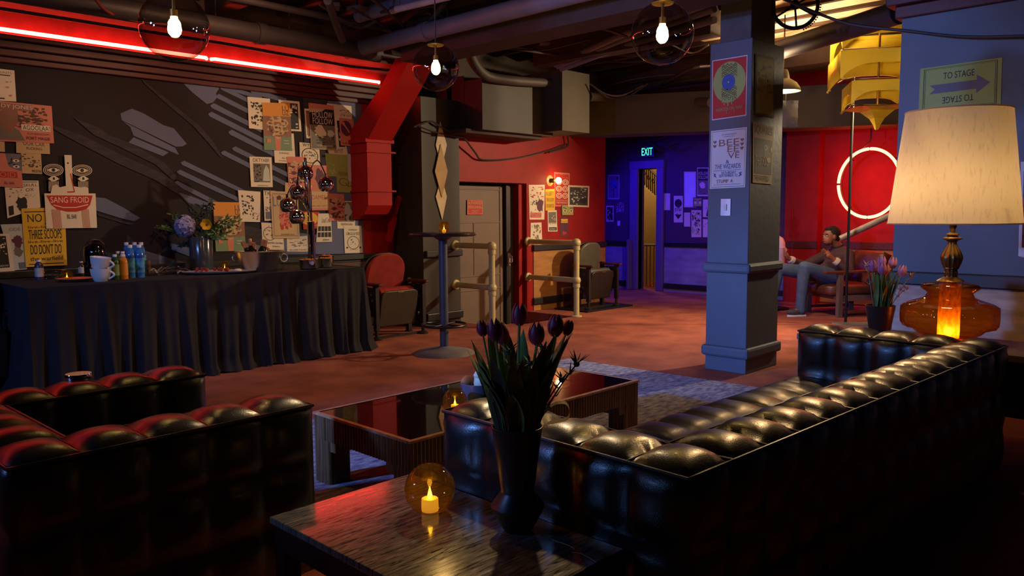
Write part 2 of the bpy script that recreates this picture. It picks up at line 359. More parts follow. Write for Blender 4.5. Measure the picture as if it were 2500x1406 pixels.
# red wall with the door recess
m = MB().box((7.64,YR,0),(9.33,YR+.3,2.42),REDP).box((6.36,YR,1.69),(7.64,YR+.3,2.42),REDP).box((9.2,YR+.3,0),(9.33,9.6,2.42),REDP).box((7.55,YR+.06,-.2),(7.64,YR+.3,1.69),REDP)
m.box((6.36,YR+.02,2.40),(9.33,YR+.3,ZC),CEILB)
wr = struct('wall_red', m, smooth=0)
m = MB().box((7.76,YR-.012,.0),(9.33,YR,.80),TAN); m.build('plywood_panel', wr, smooth=0)
m = MB().box((7.74,YR-.04,.80),(9.34,YR,.88),BLKT).box((7.74,YR-.04,.08),(9.34,YR,.17),BLKT).box((9.33,YR,.80),(9.37,9.5,.88),BLKT); m.build('wall_rail', wr, smooth=0, bevel=.008)
m = MB().box((6.37,YR+.2,-.16),(7.40,YR+.26,1.66),DOORG)
for a,b in ((6.40,6.44),(7.33,7.38)): m.box((a,YR+.19,-.14),(b,YR+.2,1.64),DOORG)
for z in (-.13,.32,.5,1.18,1.60): m.box((6.44,YR+.192,z),(7.33,YR+.2,z+.02),DOORG)
m.box((6.86,YR+.193,.5),(6.88,YR+.2,1.2),DOORG)
dr = struct('door_1', m, smooth=0, bevel=.004)
m = MB().box((7.40,YR+.14,-.16),(7.45,YR+.28,1.68),BLKT).box((7.45,YR+.16,-.16),(7.56,YR+.29,1.69),mat('dark_door_jamb', s(52,44,38), .5)); m.build('door_frame', dr, smooth=0)
m = MB().box((7.41,YR+.1,.62),(7.43,YR+.15,.78),STEEL).tube([(7.42,YR+.1,.65),(7.42,YR+.06,.67),(7.42,YR+.06,.74),(7.42,YR+.1,.76)],.01,STEEL); m.build('door_handle', dr)
# far wall: violet corner with the exit door, red lounge wall
ya, yb = onx(1604.5,600,XB).y, onx(1559,600,XB).y
m = MB().box((XB,yb,0),(XB+.15,9.6,ZC),PURP).box((XB,5.15,0),(XB+.15,ya,ZC),PURP).box((XB,ya,2.02),(XB+.15,yb,ZC),PURP)
wb = struct('wall_exit', m, smooth=0)
m = MB().box((XB-.012,yb+.18,.0),(XB,9.4,.74),BLUEPLY).box((XB-.012,5.15,0),(XB,ya-.14,.74),BLUEPLY); m.build('plywood_panel', wb, smooth=0)
m = MB()
for a,b in ((yb+.2,9.4),(5.15,ya-.16)): m.box((XB-.04,a,.74),(XB,b,.82),BLKT); m.box((XB-.04,a,.06),(XB,b,.14),BLKT)
m.build('wall_rail', wb, smooth=0, bevel=.008)
FRM = mat('door_frame_paint', s(104,92,124), .5, var=.05)
m = MB().box((XB-.05,ya-.13,0),(XB+.1,ya,2.10),FRM).box((XB-.05,yb,0),(XB+.1,yb+.16,2.10),FRM).box((XB-.056,ya-.14,2.025),(XB+.11,yb+.17,2.16),FRM)
m.box((XB-.16,yb+.10,0),(XB-.04,yb+.14,.85),FRM)
dx = struct('door_2', m, smooth=0, bevel=.01)
yc = 5.15; yd = onx(1998,450,XB-.18).y; ye = onx(1918,450,XB-.18).y
m = MB().box((XB,-3,0),(XB+.15,yc,ZC),REDP).box((XB-.18,yd,.0),(XB,ye,2.45),REDP)
wg = struct('wall_lounge', m, smooth=0)
m = MB().box((XB-.2,yd-.01,.78),(XB-.17,ye+.01,.88),WOODT).box((XB-.04,-3,.78),(XB,yd,.88),WOODT).box((XB-.04,ye,.78),(XB,yc,.88),WOODT); m.build('wall_rail', wg, smooth=0, bevel=.006)
m = MB().box((XB-.012,-3,.02),(XB,yd,.78),TAN); m.build('plywood_panel', wg, smooth=0)
# stairwell seen through the exit door
m = MB().box((13.3,6.0,0),(13.45,9.6,ZC),CREAM).box((XB+.15,9.0,0),(13.4,9.1,ZC),CREAM).box((XB+.15,6.2,0),(13.4,6.3,ZC),CREAM)
st = struct('wall_stair', m, smooth=0)
m = MB(); Xs = 12.4
q = [onx(1560,440,Xs),onx(1575,458,Xs),onx(1606,486,Xs),onx(1625,500,Xs)]
m.prism([(Xs,q[0].y,.0),(Xs,q[0].y,q[0].z),(Xs,q[1].y,q[1].z),(Xs,q[2].y,q[2].z),(Xs,q[3].y,q[3].z),(Xs,q[3].y,0)],(.12,0,0),CREAM); struct('wall_stringer', m, smooth=0)
t = thing('stair_balustrade', 'black iron balustrade with scrolls up the stair beyond the exit door', 'railing', (Xs+.05, q[1].y, q[1].z))
o_ = Vector((Xs+.05, q[1].y, q[1].z)); m = MB()
def P_(x,y): return onx(x,y,Xs+.05)-o_
for k in range(9):
    x = 1568+k*5; y0 = 452+(x-1568)*.93; m.tube([P_(x,y0),P_(x,y0-58)],.010,IRON,5)
m.build('baluster', t)
m = MB().tube([P_(1560,390),P_(1612,437)],.018,IRON,6).tube([P_(1560,446),P_(1612,494)],.02,IRON,6); m.build('hand_rail', t)
m = MB()
for x,y in ((1573,420),(1583,432),(1594,440)): m.tube([P_(x+4*math.cos(a)*(1-a/9),y+8*math.sin(a)*(1-a/9)) for a in [k*.5 for k in range(14)]],.009,IRON,4)
m.build('scroll', t)
t = thing('landing_rail', 'pale metal guard rail across the landing inside the exit door', 'railing', (11.7, 7.6, 0)); o_ = Vector((11.7,7.6,0))
m = MB(); a, b = onx(1558,598,11.7)-o_, onx(1612,598,11.7)-o_; m.tube([a,b],.02,CREAMP,8); m.build('top_rail', t)
for x in (1571,1579,1588,1597): p = onx(x,598,11.7)-o_; MB().tube([(0,p.y,p.z),(0,p.y,0)],.012,CREAMP,6).build('rail_post', t)
# overhead boxing and beams
B0, B1 = onz(1440,330,2.36), onz(2190,303,2.36); d = (B1-B0).normalized(); B0 = B0-d*.9; B1 = B1+d*1.6
m = MB().bar((B0+B1)/2+Vector((.2,.14,.26))-(B1-B0)/2, (B0+B1)/2+Vector((.2,.14,.26))+(B1-B0)/2, .45, .52, OLIVE); struct('trim_4', m, smooth=0)
a = ony(1178,318,6.6); b = ony(1350,324,6.6)
m = MB().box((a.x,6.6,2.26),(b.x,7.2,2.84),PIERP).box((6.36,6.9,2.30),(a.x,7.2,2.9),PIERP).box((7.42,6.3,2.30),(7.95,7.2,3.03),OLIVE).box((6.2,6.7,2.22),(7.5,7.15,2.27),CEILB); struct('trim_5', m, smooth=0, bevel=.006)
bx = onz(1146,113,2.80).x
m = MB().box((bx,-3,2.80),(bx+.34,6.3,ZC),CEILB); struct('trim_6', m, smooth=0)
m = MB().box((9.25,1.2,3.02),(9.45,7.0,ZC),CEILB).box((2.2,-3,3.12),(2.4,7.2,ZC),CEILB).box((3.4,-3,3.14),(3.55,7.2,ZC),CEILB).box((6.9,4.0,3.0),(7.1,6.3,ZC),CEILB).box((9.7,-3,3.05),(9.9,6.3,ZC),CEILB); struct('trim_7', m, smooth=0)
m = MB()
for k in range(36): m.box((-2.6+k*.42,-3,3.24),(-2.54+k*.42,9.4,ZC),CEIL)
struct('trim_8', m, smooth=0)
# right wall with wainscot and cornice
m = MB().box((XP,-3,0),(XP+.5,1.885,3.1),BLUEP); wq = struct('wall_right', m, smooth=0)
m = MB().box((XP-.012,-3,0),(XP,1.87,.80),GREYPLY); m.build('plywood_panel', wq, smooth=0)
m = MB().box((XP-.04,-3,.80),(XP,1.90,.89),BLKT).box((XP-.04,-3,.12),(XP,1.90,.25),BLKT); m.build('wall_rail', wq, smooth=0, bevel=.01)
m = MB()
for k,(e,z0,z1) in enumerate(((.04,2.58,2.66),(.09,2.66,2.72),(.07,2.72,2.78),(.15,2.78,2.90),(.18,2.90,2.96))): m.box((XP-e,-3,z0),(XP+.5,1.885+e*.9,z1),WOODT)
struct('trim_9', m, smooth=0, bevel=.008)
# free-standing column
m = MB().box((5.78,2.985,0),(6.33,3.35,2.64),BLUEP).box((5.86,3.04,2.6),(6.27,3.31,ZC),mat('raw_dark_column', s(86,82,84), .7, var=.2))
cl = struct('column', m, smooth=0, bevel=.006)
m = MB()
for z0,z1 in ((.81,.89),(.12,.21)): m.box((5.75,2.955,z0),(6.36,3.38,z1),BLUEP)
m.build('collar', cl, smooth=0, bevel=.022)
# ------------------------------------------------------------------ sofa and club chair (tufted box seats)
def loop_rect(x0,x1,y0,y1,z): return [(x0,y0,z),(x1,y0,z),(x1,y1,z),(x0,y1,z)]
def piped(part, x0,x1,y0,y1,z, parent, nx, ny):
    m = MB(); e = .003
    pts = []; c = [(x0-e,y0-e),(x1+e,y0-e),(x1+e,y1+e),(x0-e,y1+e)]
    for k in range(4):
        a, b = Vector(c[k]), Vector(c[(k+1)%4]); pts += [(*(a.lerp(b,j/4)), z) for j in range(4)]
    m.tube(pts, .0055, PIPING, 6, closed=True)
    for k in range(1, nx): x = x0+(x1-x0)*k/nx; m.tube([(x,y0,z+.001),(x,(y0+y1)/2,z+.003),(x,y1,z+.001)], .004, PIPING, 5)
    for k in range(1, ny): y = y0+(y1-y0)*k/ny; m.tube([(x0,y,z+.001),((x0+x1)/2,y,z+.003),(x1,y,z+.001)], .004, PIPING, 5)
    m.build('piping', part)
def tufted(t, L, D, H, aw, nb, na, nseat):
    zb = .07
    a = MB(); a.tuft((aw,0,zb),(L-aw,aw,H),(nb,1,3),(.024,.022,.036),LEATHER); o = a.build('backrest', t, smooth=75); piped(o, aw, L-aw, 0, aw, H, t, nb, 1)
    for x in (0, L-aw):
        a = MB(); a.tuft((x,0,zb),(x+aw,D,H),(1,na,3),(.026,.022,.036),LEATHER); o = a.build('armrest', t, smooth=75); piped(o, x, x+aw, 0, D, H, t, 1, na)
    a = MB().tuft((aw,aw,zb),(L-aw,D-.01,.27),(nb//2,2,1),.006,LEATHER); a.build('seat_base', t, smooth=70)
    cw = (L-2*aw)/nseat
    for k in range(nseat):
        a = MB().tuft((aw+cw*k+.004,aw+.03,.275),(aw+cw*(k+1)-.004,D+.01,.40),(max(2,nb//nseat),3,1),.022,LEATHER); a.build('seat_cushion', t, smooth=75)
    for x in (.08, L-.08):
        for y in (.08, D-.08): MB().box((x-.03,y-.03,0),(x+.03,y+.03,zb),BLKM).build('leg', t)
sofa = thing('sofa', 'long black tufted leather sofa seen from behind, its arms reaching toward the coffee table', 'sofa', (1.615,.977,.013), math.radians(-2.3))
tufted(sofa, 2.64, .93, .65, .20, 12, 5, 3)
chair = thing('club_chair', 'black tufted leather club chair at left with red light on its arms', 'armchair', (.50,3.30,.0), math.radians(-90+1.2))
tufted(chair, .98, .91, .65, .20, 3, 5, 1)

# ------------------------------------------------------------------ coffee table, side table, rug
t = thing('coffee_table', 'low reeded wood coffee table with a dark glass top and stepped legs', 'table', (2.02,2.55,.013)); L, D, H = 1.66, .75, .339
def reeds(m, p, q, z0, z1, nrm, pitch=.021, dep=.006):
    p = Vector(p); q = Vector(q); n = max(2, int((q-p).length/pitch)); nrm = Vector(nrm); prev = None; i = m.mi(WALNUT)
    for k in range(n):
        for j in range(5):
            if j == 4 and k < n-1: continue
            a = p.lerp(q, (k+j/4)/n)+nrm*dep*math.sin(PI*j/4)
            v = (m.bm.verts.new((a.x,a.y,z0)), m.bm.verts.new((a.x,a.y,z1)))
            if prev: m.bm.faces.new((prev[0],v[0],v[1],prev[1])).material_index = i
            prev = v
def reedbox(name, x0,x1,y0,y1,z0,z1, parent):
    m = MB(); e = .006
    m.box((x0+e,y0+e,z0),(x1-e,y1-e,z1),WALNUT)
    reeds(m,(x0+e,y0+e,0),(x1-e,y0+e,0),z0,z1,(0,-1,0)); reeds(m,(x1-e,y1-e,0),(x0+e,y1-e,0),z0,z1,(0,1,0))
    reeds(m,(x0+e,y1-e,0),(x0+e,y0+e,0),z0,z1,(-1,0,0)); reeds(m,(x1-e,y0+e,0),(x1-e,y1-e,0),z0,z1,(1,0,0))
    return m.build(name, parent, smooth=30)
for y0,y1 in ((0,.1),(D-.1,D)): reedbox('apron', 0,L,y0,y1,.215,H-.012,t)
for x0,x1 in ((0,.1),(L-.1,L)): reedbox('apron', x0,x1,.1,D-.1,.215,H-.012,t)
for x,sx in ((0,1),(L,-1)):
    for y,sy in ((0,1),(D,-1)):
        o = reedbox('leg', min(x,x+sx*.13),max(x,x+sx*.13),min(y,y+sy*.13),max(y,y+sy*.13),0,.215,t)
        m = MB().box((x+sx*.13,y+sy*.008,.165),(x+sx*.18,y+sy*.122,.215),WALNUT).box((x+sx*.008,y+sy*.13,.165),(x+sx*.122,y+sy*.18,.215),WALNUT); m.build('step_block', o, smooth=0)
EDGE = mat('worn_wood_edge', s(190,140,100), .35, var=.3, vs=20)
m = MB().box((0,0,H-.012),(L,.022,H),EDGE).box((0,D-.022,H-.012),(L,D,H),EDGE).box((0,.022,H-.012),(.022,D-.022,H),EDGE).box((L-.022,.022,H-.012),(L,D-.022,H),EDGE); m.build('edge_trim', t, smooth=0, bevel=.002)
MB().box((.022,.022,H-.02),(L-.022,D-.022,H-.002),mat('dark_mirror_glass', s(20,12,10), .03, var=.05, coat=.3, spec=.9)).build('glass_top', t, smooth=0)
def scratched(name):
    m = mat(name, s(34,30,28), .2, var=0, spec=.7); nt = m.node_tree; N = nt.nodes; L_ = nt.links; b = N['Principled BSDF']
    tc = N.new('ShaderNodeTexCoord'); mp = N.new('ShaderNodeMapping'); mp.inputs['Scale'].default_value = (5,52,1); mp.inputs['Rotation'].default_value = (0,0,.35)
    nz = N.new('ShaderNodeTexNoise'); nz.inputs['Scale'].default_value = 2.2; nz.inputs['Detail'].default_value = 10; nz.inputs['Roughness'].default_value = .68; nz.inputs['Distortion'].default_value = .9
    rp = N.new('ShaderNodeValToRGB'); rp.color_ramp.elements[0].position = .34; rp.color_ramp.elements[1].position = .80
    rp.color_ramp.elements[0].color = (*s(44,40,37),1); rp.color_ramp.elements[1].color = (*s(158,146,126),1)
    L_.new(tc.outputs['Object'], mp.inputs[0]); L_.new(mp.outputs[0], nz.inputs['Vector']); L_.new(nz.outputs['Fac'], rp.inputs[0]); L_.new(rp.outputs[0], b.inputs['Base Color'])
    ma = N.new('ShaderNodeMapRange'); ma.inputs[1].default_value = .3; ma.inputs[2].default_value = .75; ma.inputs[3].default_value = .05; ma.inputs[4].default_value = .24
    L_.new(nz.outputs['Fac'], ma.inputs[0]); L_.new(ma.outputs[0], b.inputs['Roughness']); return m
t = thing('side_table', 'small low table with a scratched dark polished top in front of the sofa arm', 'table', (1.075,1.14,0)); L, D = .51, .86
MB().box((0,0,.43),(L,D,.45),scratched('scratched_top')).build('tabletop', t, smooth=0, bevel=.003)
DK = mat('dark_red_wood', s(52,24,18), .4, var=.2)
MB().box((.01,.01,.36),(L-.01,D-.01,.43),DK).build('apron', t, smooth=0)
for x in (.01, L-.06):
    for y in (.01, D-.06): MB().box((x,y,0),(x+.05,y+.05,.36),DK).build('leg', t, smooth=0)
RUG = mat('distressed_blue_rug', s(92,100,140), .95, col2=s(190,192,206), vs=24, bump=.6, bs=120, detail=10, stretch=(.6,1.5,1))
m = MB().prism([(1.64,1.30,.001),(5.40,1.30,.001),(5.325,4.46,.001),(1.70,4.25,.001)],(0,0,.012),RUG); tag(m.build('rug', smooth=0), 'distressed blue and pale grey rug under the sofa and coffee table', 'rug')

# ------------------------------------------------------------------ lamps
GL = thin_glass('smoky_glass', (.70,.685,.66), 1.6, 0)
def pendant(px, py, wpx, label, top):
    d = F_PX*.30/wpx; p = atd(px, py, d); R = .15
    t = thing('globe_pendant', label, 'pendant lamp', p, 0, 'smoky globe pendants')
    MB().ball((0,0,0),R,GL,40,cut=(0,PI-.32)).build('globe', t)
    MB().lathe([(0,.150),(.052,.150),(.055,.143),(.05,.138),(0,.138)],mat('pendant_cap', s(120,100,60), .3, metal=.8),24).build('cap', t)
    MB().tube([(0,0,.15),(0,0,ZC-p.z)],.004,CABLE,6).build('cord', t)
    MB().lathe([(0,.14),(.007,.14),(.007,.078),(.016,.076),(.016,.045),(0,.045)],BRASS,14).build('socket', t)
    MB().lathe([(0,-.046),(.015,-.042),(.026,-.028),(.030,-.012),(.027,.006),(.018,.028),(.014,.046),(0,.046)],BULB,16).build('bulb', t)
pendant(426,66,163,'nearest smoky glass globe pendant, in front of the red neon tube',0)
pendant(1064,165,113,'smallest smoky glass globe pendant, hanging before the pier with the diamonds',0)
pendant(1617,82,152,'smoky glass globe pendant beside the postered column',0)
# neon tube over the poster wall
xn = ony(930,204,YL-.10).x; xm = ony(514,145,YL-.10).x
for a,b,l in ((-2.9,xm-.02,'long red neon tube at the left end of the poster wall cornice'),(xm+.02,xn,'red neon tube running from the near globe to the red duct')):
    t = thing('neon_tube', l, 'neon light', (a,YL-.10,2.80), 0, 'neon tubes above the poster wall')
    MB().tube([(0,.04,0),(.02,0,0),(b-a-.02,0,0),(b-a,.04,0)],.016,NEON,10).build('tube', t)
    for k in range(int((b-a)/.62)+1):
        x = .15+k*.62
        if x < b-a-.05: MB().tube([(x,.0,-.012),(x,.02,-.04),(x,.0,-.05)],.005,mat('clear_standoff', s(200,120,110), .2),6).build('standoff', t)
# neon ring in the lounge
rc = Vector((10.62, onx(2120,450,10.62).y, 1.66)); t = thing('neon_ring', 'glowing red neon ring hanging on the red lounge wall', 'neon light', rc, math.radians(-14))
r_ = .44
for a in range(4): MB().tube(arc((0,0,0),r_,PI/2*a+.03,PI/2*(a+1)-.03,20,'yz'),.019,NEON2,8).build('tube', t)
m = MB()
for a in range(4): m.tube([(0,math.cos(PI/2*a+.8)*r_,math.sin(PI/2*a+.8)*r_),(.12,math.cos(PI/2*a+.8)*r_,math.sin(PI/2*a+.8)*r_)],.006,BLKM,5)
m.tube(arc((.06,0,0),r_,0,2*PI-.01,36,'yz'),.008,BLKM,5); m.build('backing_frame', t)
MB().tube([(.02,.12,r_+.01),(.02,.02,r_+.08),(.02,0,r_+.12),(.02,0,r_+.32)],.010,CABLE,6).build('cable', t)
# big amber table lamp
p0 = Vector((4.63,1.225,.61)); t = thing('table_lamp', 'large amber glass table lamp with a pale fabric shade on the console behind the sofa', 'lamp', p0); q = .000512
AMBG = thin_glass('amber_glass', (.93,.46,.09), 1.6, .0, (1,.36,.04), .035)
def pr(l): return [(a*q, (1290-b)*q) for a,b in l]
MB().lathe(pr([(120,1290),(200,1270),(300,1215),(335,1180),(345,1165),(430,1150),(455,1110),(460,1040),(455,940),(400,905),(330,880),(280,862),(232,840),(212,800),(235,775),(272,750),(280,730),(262,705),(190,685),(125,670)]),AMBG,56,flute=.018,nfl=16,fz=(.0,.2)).build('glass_base', t, smooth=60)
MB().lathe(pr([(135,1290),(135,1270),(105,1262),(105,690)]),thin_glass('amber_inner_glass', (.92,.52,.14), 1.3, .2, (1,.55,.12), .5),24).build('inner_cylinder', t)
MB().ball((0,0,.045),.022,emit('amber_bulb',(1,.46,.08),130),14).build('night_bulb', t)
MB().lathe(pr([(0,1292),(150,1292),(150,1284),(0,1284)]),BRASS,24).build('foot', t)
MB().lathe(pr([(130,672),(120,664),(62,628),(58,600),(64,590),(64,578),(58,572),(60,548),(72,540),(70,530)]),BRASS,40,flute=.05,nfl=14).lathe(pr([(70,530),(88,490),(100,440),(98,410),(82,370),(50,310),(40,285),(42,268)]),BRASS,56,flute=.045,nfl=14).lathe(pr([(42,268),(60,250),(92,236),(92,226),(60,212),(44,204),(64,192),(62,182),(26,168),(24,130),(34,118),(34,100),(40,90),(40,72),(16,60),(16,-150),(0,-152)]),BRASS,28).build('stem', t)
SHD = shade_mat('linen_shade', (.82,.72,.56))
MB().lathe([(.316,.622),(.249,1.205)],SHD,48).build('lamp_shade', t)
m = MB(); m.tube(arc((0,0,.622),.316,0,2*PI-.001,48,'xy')[:-1],.004,SHD,6,closed=True); m.tube(arc((0,0,1.205),.249,0,2*PI-.001,48,'xy')[:-1],.004,SHD,6,closed=True)
m.build('shade_trim', t)
m = MB()
for a in range(3): m.tube([(0,0,.70),(math.cos(a*2.1)*.306,math.sin(a*2.1)*.306,.70)],.003,BRASS,5)
m.build('shade_spider', t)
MB().ball((-.02,.04,.78),.032,emit('lamp_bulb',(1,.62,.26),150),14).build('bulb', t)
# wall sconce
cs = ony(1342,441,YR); t = thing('wall_sconce', 'bare bulb wall sconce on the red wall among small posters', 'lamp', cs)
MB().lathe([(0,.015),(.05,.012),(.072,.004),(.074,0),(0,0)],mat('sconce_plate', s(230,180,110), .4),24).build('back_plate', t, rot=(PI/2,0,0))
MB().lathe([(.03,0),(.03,.05),(.022,.06),(0,.06)],BRASS,16).build('socket', t, rot=(PI/2,0,.55), loc=(0,-.012,0))
MB().ball((.05,-.115,0),.042,emit('sconce_bulb',(1,.66,.24),34),16).build('bulb', t)
# barn pendant
pb = atd(1912,224,8.0); t = thing('barn_pendant', 'enamel barn style pendant lamp glowing beside the column', 'pendant lamp', pb)
MB().lathe([(.035,.22),(.05,.19),(.06,.13),(.13,.085),(.165,.03),(.170,.0)],mat('olive_enamel', s(112,100,70), .4),32).build('lamp_shade', t)
MB().lathe([(0,.005),(.163,.004),(.163,.012),(0,.05)],emit('barn_diffuser',(1,.80,.42),9),32).build('diffuser', t)
MB().tube([(0,0,.2),(0,0,ZC-pb.z)],.008,CABLE,6).build('cord', t)
light('barn_pendant_lamp', 'SPOT', pb-Vector((0,0,.02)), 170, AMB, pb-Vector((0,0,1)), .12, 165, .5)
# pole lamp with a slanted tube
pp = onz(2064,792); dpp = float((np.array(pp)-EYE)@FWD); t = thing('pole_lamp', 'slim black pole lamp with a slanted grey tube head', 'lamp', pp)
MB().tube([(0,0,.02),(.0,.0,ZC-.02)],.016,BLKM,8).build('pole', t)
a = atd(2051,583,dpp+.08)-pp; b = atd(2200,514,dpp-.1)-pp; MB().tube([a,b],.036,mat('tube_diffuser', s(150,142,132), .3),14).build('slanted_tube', t)
MB().prism([(-.28,-.10,.0),(.30,-.52,.0),(.42,-.40,.0),(-.14,.10,.0)],(0,0,.03),mat('glass_green_plate', s(150,160,140), .12, spec=.8)).build('base_plate', t, smooth=0)
# chrome arc lamp on the buffet
pl = onz(762,652,.79); t = thing('chrome_arc_lamp', 'chrome arc table lamp with five ball shades on the buffet', 'lamp', pl); k_ = 7.71/F_PX
def lp(x,y,dz=0): return Vector((_rt[0]*(x-762)*k_-FWD[0]*dz, _rt[1]*(x-762)*k_-FWD[1]*dz, (652-y)*k_))
MB().lathe([(.07,0),(.07,.012),(.036,.014),(.036,.44),(.03,.445),(0,.445)],CHROME,24).build('post', t)
rods = [lp(754,540),lp(757,540),lp(762,540),lp(766,540)]
for (x,y),(rx,ry),sd,dz in (((749,424),(748,395),-1,-.05),((804,453),(766,420),1,.05),((738,473),(752,440),-1,.08),((708,502),(744,478),-1,.02),((735,530),(746,505),-1,.1)):
    c = lp(x,y,dz); r0 = .078; top = c+Vector((0,0,r0)); b = lp(758+ (4 if sd > 0 else -2), 540)
    hi = lp(rx,ry,dz); pk = (hi+top)/2; pk.z = max(hi.z, top.z)+.10
    ar = MB().tube(smoothpath([b, Vector((b.x,b.y,hi.z-.05)), pk if sd > 0 or x < 740 else (hi+top)/2+Vector((0,0,.05)), top+Vector((0,0,.02)), top-Vector((0,0,.01))],6),.006,CHROME,7).build('arm', t)
    o = MB().ball(c,r0,CHROME,28,cut=(.62,PI)).lathe([(.014,r0-.01),(.014,r0+.03),(0,r0+.03)],CHROME,12,c).build('ball_shade', t)
    MB().ball(c-Vector((0,0,.02)),.028,emit('arc_lamp_bulb',(1,.45,.12),42),10).build('bulb', o)
MB().tube([lp(757,540),lp(748,398)],.005,CHROME,6).tube([lp(765,540),lp(764,420)],.005,CHROME,6).build('rod', t)
# fluorescent tube fixtures
def fluo(p, q, label):
    c = (p+q)/2; t = thing('tube_fixture', label, 'ceiling light', c, 0, 'unlit ceiling tubes')
    MB().tube([p-c,q-c],.028,mat('frosted_tube', s(190,160,160), .35),12).build('tube', t)
    d = (q-p).normalized()
    for e in (p,q): MB().tube([e-c-d*.03,e-c+d*.03],.031,STEEL,12).build('end_cap', t)
    m = MB()
    for f in (.1,.6): g = p.lerp(q,f)-c; m.tube([g,g+Vector((0,0,ZC-c.z-g.z))],.003,CABLE,5)
    m.build('hanger', t)
fluo(onz(318,18,2.98), onz(650,77,2.98), 'pale unlit tube fixture behind the nearest globe')
fluo(onz(962,24,3.0), onz(1120,-14,3.0), 'grey tube fixture at the top above the middle globe')
fluo(onz(1510,4,2.98), onz(1760,-50,2.98), 'grey tube fixture at the top edge beside the column globe')

# ------------------------------------------------------------------ cocktail table, railings, theatre seats
t = thing('cocktail_table', 'tall round black cocktail table with foot ring before the pier', 'table', (4.81,5.53,0))
BASEC = mat('worn_grey_base', s(120,110,110), .7, var=.2, vs=6)
MB().lathe([(0,1.095),(.29,1.095),(.305,1.10),(.312,1.112),(.305,1.124),(.29,1.128),(0,1.128)],mat('dark_laminate', s(40,34,40), .3),40).build('tabletop', t)
MB().lathe([(0,1.095),(.10,1.095),(.06,1.07),(.041,1.06),(.041,.05)],mat('blue_black_steel', s(84,88,104), .45, metal=.3),24).build('post', t)
MB().lathe([(0,.072),(.045,.07),(.07,.055),(.18,.04),(.27,.018),(.285,.0),(0,0)],BASEC,40).build('base', t)
m = MB(); m.tube(arc((0,0,.27),.205,0,2*PI,36,'xy')[:-1],.012,BLKM,8,closed=True)
for a in (.3,1.87,3.44,5.01): m.tube([(.03*math.cos(a),.03*math.sin(a),.27),(.2*math.cos(a),.2*math.sin(a),.27)],.009,BLKM,6)
m.build('foot_ring', t)
def railing(x, ypost, ywall, label):
    t = thing('pipe_railing', label, 'railing', (x,ypost,0), 0, 'cream pipe railings by the door'); D_ = ywall-ypost
    MB().tube([(0,0,0),(0,0,.93)],.036,CREAMP,14).lathe([(.07,0),(.07,.012),(.04,.02)],CREAMP,18).build('post', t)
    for z in (.93,.46):
        MB().tube([(0,0,z),(0,D_,z)],.034,CREAMP,14).build('rail', t)
        MB().lathe([(0,.0),(.062,0),(.058,.02),(.035,.03)],CREAMP,16).build('wall_flange', t, loc=(0,D_,z), rot=(PI/2,0,0))
        MB().ball((0,0,z),.055,CREAMP,16).lathe([(.045,z-.09),(.045,z-.04)],CREAMP,14).build('elbow_fitting', t)
railing(6.28,6.38,YP,'cream pipe railing at the pier, nearer the cocktail table')
railing(7.66,6.27,YR,'cream pipe railing fixed to the red wall before the black theatre seat')
def rounded(w, h, n=8, r=.2):
    pts = [(-w/2,0),(w/2,0)]
    for k in range(n+1): a = PI/2*k/n; pts.append((w/2-r+r*math.cos(a), h-r+r*math.sin(a)))
    for k in range(n+1): a = PI/2+PI/2*k/n; pts.append((-w/2+r+r*math.cos(a), h-r+r*math.sin(a)))
    return pts
